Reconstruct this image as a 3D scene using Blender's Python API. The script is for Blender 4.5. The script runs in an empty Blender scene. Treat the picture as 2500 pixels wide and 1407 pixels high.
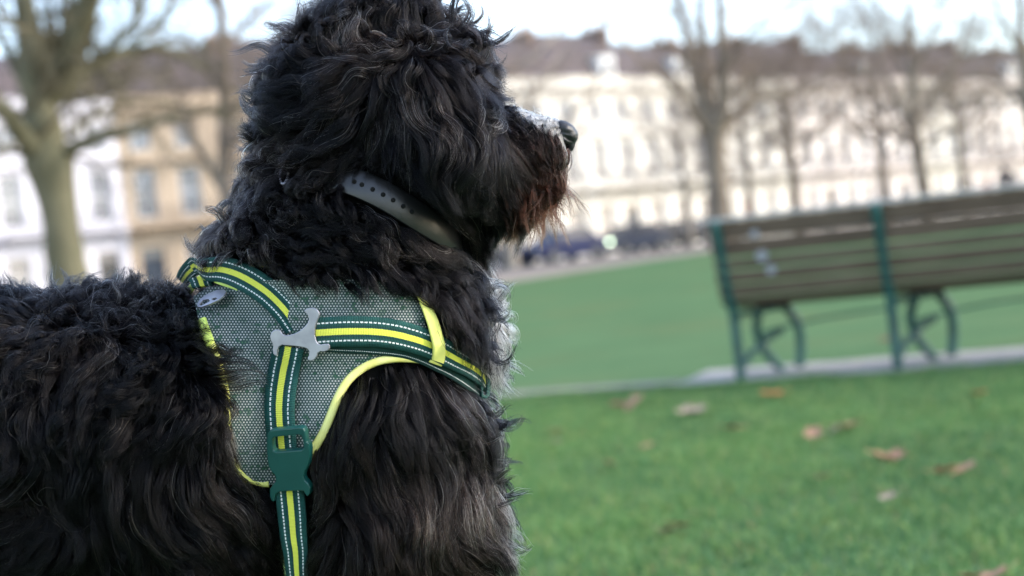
import bpy, bmesh, math, random
import numpy as np
from mathutils import Vector, Matrix
from mathutils.bvhtree import BVHTree

random.seed(7); RNG = np.random.default_rng(7)
S = bpy.context.scene
COL = S.collection

# ------------------------------------------------------------------ camera, sky, sun, exposure
CAM_H = 0.785
PITCH = math.radians(1.17)
ROLL = math.atan(0.11)
FPX = 50 / 36 * 2500                       # focal length in pixels of the 2500 px wide photograph
F = np.array([0, math.cos(PITCH), -math.sin(PITCH)])
R0 = np.array([1.0, 0, 0]); U0 = np.array([0, math.sin(PITCH), math.cos(PITCH)])
CR = math.cos(ROLL) * R0 - math.sin(ROLL) * U0
CU = math.sin(ROLL) * R0 + math.cos(ROLL) * U0
CC = np.array([0, 0, CAM_H])
cd = bpy.data.cameras.new('camera'); cam = bpy.data.objects.new('camera', cd); COL.objects.link(cam)
cam.matrix_world = Matrix(((CR[0], CU[0], -F[0], CC[0]), (CR[1], CU[1], -F[1], CC[1]), (CR[2], CU[2], -F[2], CC[2]), (0, 0, 0, 1)))
cd.lens = 50; cd.sensor_width = 36; cd.clip_start = 0.05; cd.clip_end = 2000
cd.dof.use_dof = True; cd.dof.focus_distance = 1.26; cd.dof.aperture_fstop = 3.6; cd.dof.aperture_blades = 9
S.camera = cam

SUN_EL, SUN_AZ = math.radians(30), math.radians(97)     # azimuth clockwise from +Y
w = bpy.data.worlds.new('World'); S.world = w; w.use_nodes = True
nt = w.node_tree; bg = nt.nodes['Background']
sky = nt.nodes.new('ShaderNodeTexSky'); sky.sky_type = 'NISHITA'; sky.sun_disc = False
sky.sun_elevation = SUN_EL; sky.sun_rotation = SUN_AZ; sky.air_density = 1.0; sky.dust_density = 1.0; sky.ozone_density = 1.0
hs = nt.nodes.new('ShaderNodeHueSaturation'); hs.inputs['Saturation'].default_value = .82; hs.inputs['Value'].default_value = 1.12
nt.links.new(sky.outputs[0], hs.inputs['Color']); nt.links.new(hs.outputs[0], bg.inputs[0]); bg.inputs[1].default_value = 0.15
sl = bpy.data.lights.new('sun', 'SUN'); sun = bpy.data.objects.new('sun', sl); COL.objects.link(sun)
sl.energy = 1.1; sl.angle = math.radians(10); sl.color = (1.0, 0.91, 0.80)
sd = Vector((math.sin(SUN_AZ) * math.cos(SUN_EL), math.cos(SUN_AZ) * math.cos(SUN_EL), math.sin(SUN_EL)))
sun.rotation_euler = sd.to_track_quat('Z', 'Y').to_euler()
S.view_settings.view_transform = 'Standard'; S.view_settings.look = 'None'
S.view_settings.exposure = 1.8; S.view_settings.gamma = 1.0
S.render.engine = 'CYCLES'
S.cycles.max_bounces = 8; S.cycles.diffuse_bounces = 3; S.cycles.glossy_bounces = 3
S.cycles.transmission_bounces = 6; S.cycles.transparent_max_bounces = 8; S.cycles.use_denoising = True
S.cycles_curves.shape = 'RIBBONS'; S.cycles_curves.subdivisions = 2
S.cycles.sample_clamp_indirect = 6

# ------------------------------------------------------------------ pixel <-> world helpers
def ray(px, py):
    return F + CR * (px - 1250) / FPX - CU * (py - 703.5) / FPX
def at(px, py, D):                          # world point seen at that pixel, D metres ahead
    return CC + ray(px, py) * D
def sstep(t): t = np.clip(t, 0, 1); return t * t * (3 - 2 * t)
def gz(x, y):                               # height of the lawn
    r2 = ((x + 0.15) / 0.95) ** 2 + ((y - 1.35) / 0.7) ** 2
    return 0.37 * sstep((y - 9) / 31) + 0.22 * np.exp(-0.5 * r2)
def on_ground(px, py):
    r = ray(px, py); t = 2.0
    for _ in range(200):
        p = CC + r * t; e = p[2] - float(gz(p[0], p[1]))
        if abs(e) < 1e-4: break
        t += e / max(1e-4, -r[2]) * 0.6
        t = min(max(t, 1.0), 400)
    return CC + r * t

# ------------------------------------------------------------------ object helpers
def tag(o, label=None, cat=None, group=None, kind=None):
    if label: o['label'] = label
    if cat: o['category'] = cat
    if group: o['group'] = group
    if kind: o['kind'] = kind
    return o
def empty(name, loc, rz=0, **k):
    o = bpy.data.objects.new(name, None); COL.objects.link(o); o.location = loc; o.rotation_euler = (0, 0, rz)
    o.empty_display_size = 0.1
    return tag(o, **k)
def link(name, me, mat=None, parent=None, off=None, smooth=False):
    o = bpy.data.objects.new(name, me); COL.objects.link(o)
    if mat: me.materials.append(mat)
    if smooth: me.polygons.foreach_set('use_smooth', [True] * len(me.polygons))
    if parent: o.parent = parent
    if off is not None: o.location = off
    return o
class MB:
    def __init__(s): s.v = []; s.f = []; s.uv = []
    def add(s, vs, fs, uvs=None):
        n = len(s.v); s.v += [tuple(float(c) for c in v) for v in vs]; s.f += [tuple(i + n for i in f) for f in fs]
        s.uv += list(uvs) if uvs is not None else [(0, 0)] * len(vs)
    def box(s, x0, x1, y0, y1, z0, z1):
        s.add([(x0, y0, z0), (x1, y0, z0), (x1, y1, z0), (x0, y1, z0), (x0, y0, z1), (x1, y0, z1), (x1, y1, z1), (x0, y1, z1)],
              [(0, 3, 2, 1), (4, 5, 6, 7), (0, 1, 5, 4), (1, 2, 6, 5), (2, 3, 7, 6), (3, 0, 4, 7)])
    def prism(s, prof, x0, x1):             # profile in (y, z) extruded along x
        n = len(prof)
        s.add([(x0, a, b) for a, b in prof] + [(x1, a, b) for a, b in prof],
              [tuple(range(n))[::-1], tuple(range(n, 2 * n))] + [(i, (i + 1) % n, (i + 1) % n + n, i + n) for i in range(n)])
    def tube(s, P, r, n=6, cap=True, flat=1.0, up=None):
        P = np.asarray(P, float); m = len(P)
        r = np.full(m, r) if np.isscalar(r) else np.asarray(r, float)
        T = np.gradient(P, axis=0); T /= np.linalg.norm(T, axis=1)[:, None] + 1e-12
        a = np.array([0, 0, 1.0]) if up is None else np.asarray(up, float)
        if up is None and abs(T[0] @ a) > .9: a = np.array([1.0, 0, 0])
        vs = []
        for i in range(m):
            b = np.cross(T[i], a); nb = np.linalg.norm(b)
            if nb > 1e-6: b /= nb
            c = np.cross(b, T[i]); 
            if up is None: a = c
            for k in range(n):
                th = 2 * math.pi * k / n
                vs.append(P[i] + r[i] * (math.cos(th) * b + flat * math.sin(th) * c))
        fs = [(i * n + k, i * n + (k + 1) % n, (i + 1) * n + (k + 1) % n, (i + 1) * n + k) for i in range(m - 1) for k in range(n)]
        if cap: fs += [tuple(range(n))[::-1], tuple(range((m - 1) * n, m * n))]
        s.add(vs, fs)
    def sphere(s, c, r, n=12, m=8):
        c = np.asarray(c, float); r = np.ones(3) * r if np.isscalar(r) else np.asarray(r, float)
        vs = [c + r * (0, 0, 1)]
        for i in range(1, m):
            a = math.pi * i / m
            vs += [c + r * (math.sin(a) * math.cos(2 * math.pi * k / n), math.sin(a) * math.sin(2 * math.pi * k / n), math.cos(a)) for k in range(n)]
        vs.append(c - r * (0, 0, 1)); L = len(vs) - 1
        fs = [(0, 1 + k, 1 + (k + 1) % n) for k in range(n)]
        fs += [(1 + i * n + k, 1 + (i + 1) * n + k, 1 + (i + 1) * n + (k + 1) % n, 1 + i * n + (k + 1) % n) for i in range(m - 2) for k in range(n)]
        fs += [(L, 1 + (m - 2) * n + (k + 1) % n, 1 + (m - 2) * n + k) for k in range(n)]
        s.add(vs, fs)
    def build(s, name, mat=None, parent=None, smooth=False, org=None, bevel=0, loc=None):
        me = bpy.data.meshes.new(name); v = s.v
        if org is not None: v = [(a - org[0], b - org[1], c - org[2]) for a, b, c in v]
        me.from_pydata(v, [], s.f); me.update()
        if any(u != (0, 0) for u in s.uv[:2000]):
            ul = me.uv_layers.new(name='UVMap'); idx = np.empty(len(me.loops), int); me.loops.foreach_get('vertex_index', idx)
            ul.data.foreach_set('uv', np.array(s.uv, float)[idx].ravel())
        o = link(name, me, mat, parent, smooth=smooth)
        if loc is not None: o.location = loc
        if bevel:
            b = o.modifiers.new('b', 'BEVEL'); b.width = bevel; b.segments = 2; b.limit_method = 'ANGLE'
        return o

# ------------------------------------------------------------------ material helpers
def mat(name, col=(.5, .5, .5), rough=.7, metal=0.0, spec=.5):
    m = bpy.data.materials.new(name); m.use_nodes = True
    b = m.node_tree.nodes['Principled BSDF']
    b.inputs['Base Color'].default_value = (*col, 1); b.inputs['Roughness'].default_value = rough
    b.inputs['Metallic'].default_value = metal; b.inputs['Specular IOR Level'].default_value = spec
    return m
class NT:
    def __init__(s, m): s.t = m.node_tree; s.b = s.t.nodes['Principled BSDF']
    def n(s, typ, **k):
        x = s.t.nodes.new(typ)
        for a, b in k.items(): setattr(x, a, b)
        return x
    def val(s, sock, v):
        if isinstance(v, bpy.types.NodeSocket): s.t.links.new(v, sock)
        else: sock.default_value = v
    def math(s, op, a, b=0.0, c=None):
        x = s.n('ShaderNodeMath', operation=op); s.val(x.inputs[0], a); s.val(x.inputs[1], b)
        if c is not None: s.val(x.inputs[2], c)
        return x.outputs[0]
    def mix(s, f, a, b):
        x = s.n('ShaderNodeMix', data_type='RGBA'); s.val(x.inputs[0], f)
        for i, v in ((6, a), (7, b)):
            s.val(x.inputs[i], (*v, 1) if isinstance(v, tuple) and len(v) == 3 else v)
        return x.outputs[2]
    def noise(s, scale, detail=4, co=None, rough=.5, dist=0):
        x = s.n('ShaderNodeTexNoise'); x.inputs['Scale'].default_value = scale; x.inputs['Detail'].default_value = detail
        x.inputs['Roughness'].default_value = rough; x.inputs['Distortion'].default_value = dist
        if co is not None: s.t.links.new(co, x.inputs['Vector'])
        return x.outputs['Fac']
    def obj(s): return s.n('ShaderNodeTexCoord').outputs['Object']
    def geo(s): return s.n('ShaderNodeNewGeometry').outputs['Position']
    def uv(s): return s.n('ShaderNodeTexCoord').outputs['UV']
    def sep(s, v):
        x = s.n('ShaderNodeSeparateXYZ'); s.t.links.new(v, x.inputs[0]); return x.outputs
    def mapr(s, v, a, b, c=0.0, d=1.0):
        x = s.n('ShaderNodeMapRange'); s.val(x.inputs[0], v)
        for i, q in enumerate((a, b, c, d)): x.inputs[i + 1].default_value = q
        return x.outputs[0]
    def bump(s, h, strength=.3, dist=.01):
        x = s.n('ShaderNodeBump'); x.inputs['Strength'].default_value = strength; x.inputs['Distance'].default_value = dist
        s.t.links.new(h, x.inputs['Height']); s.t.links.new(x.outputs[0], s.b.inputs['Normal'])
    def scalev(s, v, sc):
        x = s.n('ShaderNodeMapping'); x.inputs['Scale'].default_value = sc; s.t.links.new(v, x.inputs[0]); return x.outputs[0]
    def col(s, c): s.t.links.new(c, s.b.inputs['Base Color'])
def noisy(name, a, b, scale, rough=.8, lo=.35, hi=.65, metal=0, spec=.5, bump=0, bd=.01, stretch=None, world=False):
    m = mat(name, a, rough, metal, spec); t = NT(m); co = t.geo() if world else t.obj()
    if stretch: co = t.scalev(co, stretch)
    f = t.noise(scale, 6, co); t.col(t.mix(t.mapr(f, lo, hi), a, b))
    if bump: t.bump(f, bump, bd)
    return m
#@@GROUND
# ------------------------------------------------------------------ ground
def grid_mesh(xs, ys, zf, name, m, parent=None):
    X, Y = np.meshgrid(xs, ys); Z = zf(X, Y)
    me = bpy.data.meshes.new(name); nx, ny = len(xs), len(ys)
    v = np.stack([X, Y, Z], -1).reshape(-1, 3)
    f = [(j * nx + i, j * nx + i + 1, (j + 1) * nx + i + 1, (j + 1) * nx + i) for j in range(ny - 1) for i in range(nx - 1)]
    me.from_pydata(v.tolist(), [], f); return link(name, me, m, parent, smooth=True)
M_lawn = mat('lawn', (.05, .13, .04), .95, spec=.0); t = NT(M_lawn); g_ = t.geo()
n1 = t.noise(1.1, 5, g_); n2 = t.noise(18, 5, g_); n3 = t.noise(.45, 5, g_, .65)
c1 = t.mix(t.mapr(n1, .35, .68), (.078, .136, .068), (.100, .165, .082))
c2 = t.mix(t.mapr(n2, .4, .75), c1, (.10, .165, .075))
c3 = t.mix(t.mapr(n3, .5, .72), c2, (.118, .150, .072)); t.col(c3); t.bump(n2, .5, .02)
xs = np.concatenate([np.linspace(-400, -30, 14), np.linspace(-28, -4, 25), np.linspace(-3.8, 5, 80), np.linspace(5.5, 30, 40), np.linspace(32, 400, 14)])
ys = np.concatenate([np.linspace(-60, -2, 8), np.linspace(-1.8, 8, 90), np.linspace(8.5, 60, 70), np.linspace(65, 1200, 16)])
tag(grid_mesh(xs, ys, gz, 'ground', M_lawn), 'mown green lawn of the park square', 'lawn', kind='structure')

def strip(name, A, B, w0, w1, lift, m, seg=60, wz=4):   # sheet along the line A-B, from w0 to w1 metres to its far side
    A = np.array(A[:2]); B = np.array(B[:2]); d = B - A; L = np.linalg.norm(d); d /= L; n = np.array([-d[1], d[0]])
    vs, fs = [], []
    for i in range(seg + 1):
        for j in range(wz + 1):
            p = A + d * L * i / seg + n * (w0 + (w1 - w0) * j / wz); vs.append((p[0], p[1], float(gz(p[0], p[1])) + lift))
    k = wz + 1
    fs = [(i * k + j, (i + 1) * k + j, (i + 1) * k + j + 1, i * k + j + 1) for i in range(seg) for j in range(wz)]
    me = bpy.data.meshes.new(name); me.from_pydata(vs, [], fs); return link(name, me, m)
# far edge of the lawn, bare earth and gravel path, street, pavement
E1 = on_ground(1200, 697); E2 = on_ground(1740, 615)
dE = (E2 - E1)[:2]; dE /= np.linalg.norm(dE)
EA = E1[:2] - dE * 70; EB = E2[:2] + dE * 120
M_path = noisy('path_earth', (.20, .155, .12), (.28, .22, .175), 1.5, .95)
M_road = noisy('asphalt', (.045, .045, .05), (.07, .07, .072), 3, .9)
tag(strip('path', EA, EB, 0, 9, .006, M_path), 'pale gravel and bare earth path edging the lawn', 'path', kind='structure')
tag(strip('road', EA, EB, 9.5, 40, .012, M_road), 'dark asphalt street in front of the terrace', 'road', kind='structure')

# paving strip under the bench
G1 = on_ground(1812, 934); G2 = on_ground(2195, 908)
bd = (G2 - G1)[:2]; FRAME_GAP = float(np.linalg.norm(bd)); bd /= FRAME_GAP; bn = np.array([-bd[1], bd[0]])
M_pave = noisy('concrete_paving', (.23, .215, .20), (.33, .31, .285), 6, .85, bump=.2)
Pk = on_ground(1655, 943)
pa = G1[:2] - bd * abs((Pk[:2] - G1[:2]) @ bd)
pav = MB()
def slab(mb, a, L, w0, w1, z0, z1, seg=1):
    cs = [a + bd * 0 + bn * w0, a + bd * L + bn * w0, a + bd * L + bn * w1, a + bd * 0 + bn * w1]
    mb.add([(c[0], c[1], z0) for c in cs] + [(c[0], c[1], z1) for c in cs], [(0, 3, 2, 1), (4, 5, 6, 7), (0, 1, 5, 4), (1, 2, 6, 5), (2, 3, 7, 6), (3, 0, 4, 7)])
for i in range(9): slab(pav, pa + bd * (i * .9), .893, -.06, .66, -.05, .016 + .002 * (i % 2))
tag(pav.build('pavement', M_pave, bevel=.006), 'strip of pale concrete paving slabs under the bench', 'paving', kind='structure')
kb = MB()
for i in range(12): slab(kb, pa - bd * (.92 * (i + 1)), .91, .02, .16, -.05, .022)
tag(kb.build('kerb', noisy('kerb_stone', (.15, .14, .11), (.24, .23, .20), 5, .9), bevel=.006), 'narrow stone edging sunk in the lawn beside the paving', 'kerb', kind='structure')

# ------------------------------------------------------------------ terrace of houses
CURVE = [(-420, 60), (-150, 65.5), (300, 72), (850, 77), (1400, 84), (1900, 97), (2450, 116), (2800, 131), (3200, 150)]
def curve_pts():
    P = []
    for px, D in CURVE:
        hy = 770 - .11 * px; P.append(at(px, hy, D)[:2])
    P = np.array(P); k = len(P); tt = np.linspace(0, k - 1, 400)
    out = []
    for q in tt:
        i = min(int(q), k - 2); f = q - i; p0, p1, p2, p3 = P[max(i - 1, 0)], P[i], P[i + 1], P[min(i + 2, k - 1)]
        out.append(.5 * (2 * p1 + (p2 - p0) * f + (2 * p0 - 5 * p1 + 4 * p2 - p3) * f * f + (3 * p1 - p0 - 3 * p2 + p3) * f ** 3))
    return np.array(out)
CP = curve_pts(); cs = np.concatenate([[0], np.cumsum(np.linalg.norm(np.diff(CP, axis=0), axis=1))])
def screen_x(p):
    d = np.array([p[0], p[1], CAM_H]) - CC; z = d @ F; return 1250 + FPX * (d @ CR) / z
sx = np.array([screen_x(p) for p in CP]); s330 = float(np.interp(330, sx, cs))
HW = 6.9
def cpt(s): return np.array([np.interp(s, cs, CP[:, 0]), np.interp(s, cs, CP[:, 1])])
def stucco(name, a, b):
    m = mat(name, a, .85, spec=.25); t = NT(m); co = t.obj()
    f = t.noise(.7, 6, co); g = t.noise(3, 5, t.scalev(co, (1, 1, .15)))
    t.col(t.mix(t.mapr(g, .5, .8, 0, .5), t.mix(t.mapr(f, .3, .7), a, b), tuple(c * .72 for c in a))); return m
M_st = {'white': stucco('white_stucco', (.58, .56, .60), (.68, .66, .70)), 'ochre': stucco('ochre_stone', (.42, .325, .235), (.54, .43, .32)),
        'cream': stucco('cream_stucco', (.69, .645, .575), (.76, .72, .65)), 'pink': stucco('rosy_cream_stucco', (.66, .59, .55), (.76, .69, .64))}
M_glass = mat('window_glass', (.09, .10, .13), .12, spec=.8)
M_frame = mat('white_joinery', (.78, .78, .78), .5)
M_slate = noisy('roof_slate', (.06, .05, .055), (.105, .078, .078), 2.5, .8)
M_brick = noisy('chimney_brick', (.13, .09, .075), (.20, .14, .115), 6, .9)
M_iron = mat('black_iron', (.03, .03, .035), .5)
M_pot = mat('clay_pot', (.42, .24, .16), .8)
DOORC = [(.02, .03, .05), (.05, .10, .09), (.12, .02, .02), (.03, .03, .03)]
M_door = [mat('painted_door', c, .35) for c in DOORC]

def house(i, A, B, kind, label):
    W = float(np.linalg.norm(B - A)); ang = math.atan2(B[1] - A[1], B[0] - A[0])
    mx = (A + B) / 2; z0 = float(gz(mx[0], mx[1]))
    rt = empty('terraced_house', (A[0], A[1], z0), ang, label=label, cat='house', group='houses of the terrace')
    stm = M_st[kind]; H = 11.3; ZS = .905
    def sq(m_):
        m_.v = [(a, b, c * ZS) for a, b, c in m_.v]; return m_
    xc = [W * (k + .5) / 3 for k in range(3)]
    rows = [(1.25, 3.35, 1.15), (5.0, 7.75, 1.1), (8.85, 10.35, 1.05)]
    door = i % 3
    ops = []
    for r, (a, b, ww) in enumerate(rows):
        for k in range(3):
            if r == 0 and k == door: ops.append((xc[k] - .6, xc[k] + .6, .25, 3.3, 'door'))
            else: ops.append((xc[k] - ww / 2, xc[k] + ww / 2, a, b, 'win'))
    wl = MB()
    X = sorted({0, W, *[o[0] for o in ops], *[o[1] for o in ops]}); Z = sorted({-.3, H, *[o[2] for o in ops], *[o[3] for o in ops]})
    for a, b in zip(X, X[1:]):
        for c, d in zip(Z, Z[1:]):
            mxx, mz = (a + b) / 2, (c + d) / 2
            if any(o[0] < mxx < o[1] and o[2] < mz < o[3] for o in ops): continue
            wl.add([(a, 0, c), (b, 0, c), (b, 0, d), (a, 0, d)], [(0, 1, 2, 3)])
    for x0, x1, a, b, kd in ops:
        q = .28
        wl.add([(x0, 0, a), (x0, q, a), (x0, q, b), (x0, 0, b)], [(0, 1, 2, 3)]); wl.add([(x1, 0, a), (x1, q, a), (x1, q, b), (x1, 0, b)], [(3, 2, 1, 0)])
        wl.add([(x0, 0, b), (x0, q, b), (x1, q, b), (x1, 0, b)], [(0, 1, 2, 3)]); wl.add([(x0, 0, a), (x0, q, a), (x1, q, a), (x1, 0, a)], [(3, 2, 1, 0)])
    D_ = 9.5
    wl.add([(0, 0, -.3), (0, D_, -.3), (0, D_, H), (0, 0, H)], [(0, 1, 2, 3)][::-1]); wl.add([(W, 0, -.3), (W, D_, -.3), (W, D_, H), (W, 0, H)], [(0, 1, 2, 3)])
    wl.add([(0, D_, -.3), (W, D_, -.3), (W, D_, H), (0, D_, H)], [(3, 2, 1, 0)]); wl.add([(0, 0, H), (W, 0, H), (W, D_, H), (0, D_, H)], [(0, 1, 2, 3)])
    sq(wl).build('wall', stm, rt)
    cn = MB()
    cn.prism([(-.003, 10.75), (-.12, 10.8), (-.2, 11.0), (-.42, 11.12), (-.42, 11.25), (-.003, 11.3)], .01, W - .01)
    cn.box(.01, W - .01, -.10, .25, 11.302, 11.85); cn.box(.012, W - .012, -.16, .29, 11.852, 11.95)
    sq(cn).build('cornice', stm, rt)
    be = MB(); be.prism([(-.003, 4.15), (-.14, 4.2), (-.18, 4.38), (-.003, 4.42)], .01, W - .01); hd = MB(); hd.box(.012, W - .012, -.09, -.003, 8.142, 8.42)
    for k in range(5): be.box(.01, W - .01, -.03, -.004, .0 + k * .8, .74 + k * .8) if False else None
    for k in range(4):
        xx = W * k / 3; xx = min(max(xx, .2), W - .2); be.box(xx - .17, xx + .17, -.07, -.002, 0, 4.14)
    for k in xc: hd.prism([(-.003, 7.95), (-.16, 8.0), (-.2, 8.1), (-.003, 8.14)], k - .75, k + .75)
    sq(be).build('string_course', stm, rt); sq(hd).build('window_hood', stm, rt)
    for x0, x1, a, b, kd in ops:
        if kd == 'door':
            dd = MB(); dd.box(x0, x1, .2, .26, a, b - .6)
            for zz in (a + .25, a + 1.25): 
                for xx in (x0 + .12, (x0 + x1) / 2 + .04): dd.box(xx, xx + .44, .185, .2, zz, zz + .8)
            dr = sq(dd).build('door', M_door[i % 4], rt)
            p = MB(); p.box(x0, x1, .22, .25, b - .56, b); sq(p).build('fanlight', M_glass, dr)
            stp = MB(); stp.box(x0 - .25, x1 + .25, -.7, -.004, -.1, .24); stp.build('doorstep', stm, rt)
        else:
            fr = MB(); t_ = .07
            fr.box(x0, x0 + t_, .15, .24, a, b); fr.box(x1 - t_, x1, .15, .24, a, b); fr.box(x0 + t_, x1 - t_, .15, .24, b - t_, b); fr.box(x0 + t_, x1 - t_, .15, .24, a, a + t_)
            fr.box(x0 + t_, x1 - t_, .16, .235, (a + b) / 2 - .03, (a + b) / 2 + .03); xm = (x0 + x1) / 2; fr.box(xm - .02, xm + .02, .17, .23, a + t_, (a + b) / 2 - .03); fr.box(xm - .02, xm + .02, .17, .23, (a + b) / 2 + .03, b - t_)
            fo = sq(fr).build('window', M_frame, rt)
            p = MB(); p.box(x0 + t_, x1 - t_, .195, .215, a + t_, b - t_); sq(p).build('pane', M_glass, fo)
    bl = MB(); bl.box(.3, W - .3, -1.0, -.19, 4.43, 4.56)
    for k in (.6, W / 2, W - .6): bl.prism([(-.19, 3.9), (-.8, 4.42), (-.19, 4.42)], k - .08, k + .08)
    bo = sq(bl).build('balcony', stm, rt)
    rl = MB(); rl.box(.32, W - .32, -.985, -.955, 5.42, 5.47); rl.box(.32, W - .32, -.98, -.96, 4.66, 4.69)
    for k in range(int((W - .7) / .16)): xx = .36 + k * .16; rl.box(xx, xx + .025, -.983, -.958, 4.57, 5.42)
    for xx in (.32, W - .34): rl.box(xx, xx + .03, -.95, -.19, 5.42, 5.47)
    sq(rl).build('railing', M_iron, bo)
    rf = MB(); rz = 14.0 + .35 * math.sin(i * 2.1); rf.prism([(.4, H * ZS + .02), (1.9, 12.4), (4.8, rz), (8.2, 12.4), (D_ - .1, H * ZS + .02)], .005, W - .005)
    ro = rf.build('roof', M_slate, rt)
    ch = MB(); ch.box(W - .75, W + .02 - .3, 3.4, 5.6, 12.9, rz + .15); ch.box(W - .8, W - .23, 3.35, 5.65, rz + .15, rz + .25)
    co = ch.build('chimney', M_brick, ro)
    pt = MB(); pt.box(W - .70, W - .32, 3.5, 5.5, rz + .2502, rz + .31)
    for k in range(4): pt.tube([(W - .51, 3.7 + k * .52, rz + .25), (W - .51, 3.7 + k * .52, rz + .6)], [.12, .1], 8)
    pt.build('chimney_pot', M_pot, co)
    if i in (-2, 2, 4, 5, 8, 11):
        for k in (1,):
            dm = MB(); dm.box(xc[k] - .62, xc[k] + .62, .75, 2.6, 10.8, 12.15); dm.prism([(.7, 12.152), (.7, 12.25), (2.7, 12.42), (2.7, 12.3)], xc[k] - .7, xc[k] + .7)
            do = dm.build('dormer', M_frame, ro)
            p = MB(); p.box(xc[k] - .42, xc[k] + .42, .735, .748, 11.0, 11.95); p.build('pane', M_glass, do)
kinds = {-4: 'cream', -3: 'white', -2: 'white', -1: 'white', 0: 'ochre', 1: 'pink', 2: 'white', 3: 'cream', 4: 'cream', 5: 'cream', 6: 'cream'}
lab = {-3: 'white house at the far left edge, largely behind the big leaning tree', -2: 'white stucco house partly behind the trunk of the big leaning tree', -1: 'white house directly left of the ochre stone house',
       0: 'ochre stone house with balcony, the only yellow brown one in the terrace', 1: 'rosy house right of the ochre one, hidden behind the tall grey tree and the dog',
       2: 'white house of the terrace hidden behind the head of the dog', 3: 'cream house just behind the muzzle of the dog', 4: 'bright cream house right of the dog nose, above the parked cars',
       5: 'cream house left of the forked tree that rises behind the bench end', 6: 'cream house directly behind the forked tree at the bench end'}
i = -4
while True:
    s0 = s330 + i * HW
    if s0 + HW > cs[-1] - 1: break
    if s0 > 0.5:
        lb = lab.get(i, None)
        if lb is None:
            lb = 'cream house beyond the left edge of the picture' if i < -3 else 'rosy cream terraced house above the bench, %s along from the forked tree' % ['first', 'second', 'third', 'fourth', 'fifth', 'sixth', 'seventh', 'eighth', 'ninth', 'tenth', 'eleventh', 'twelfth'][min(i - 7, 11)]
        house(i, cpt(s0), cpt(s0 + HW), kinds.get(i, 'pink' if i % 3 else 'cream'), lb)
    i += 1

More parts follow.
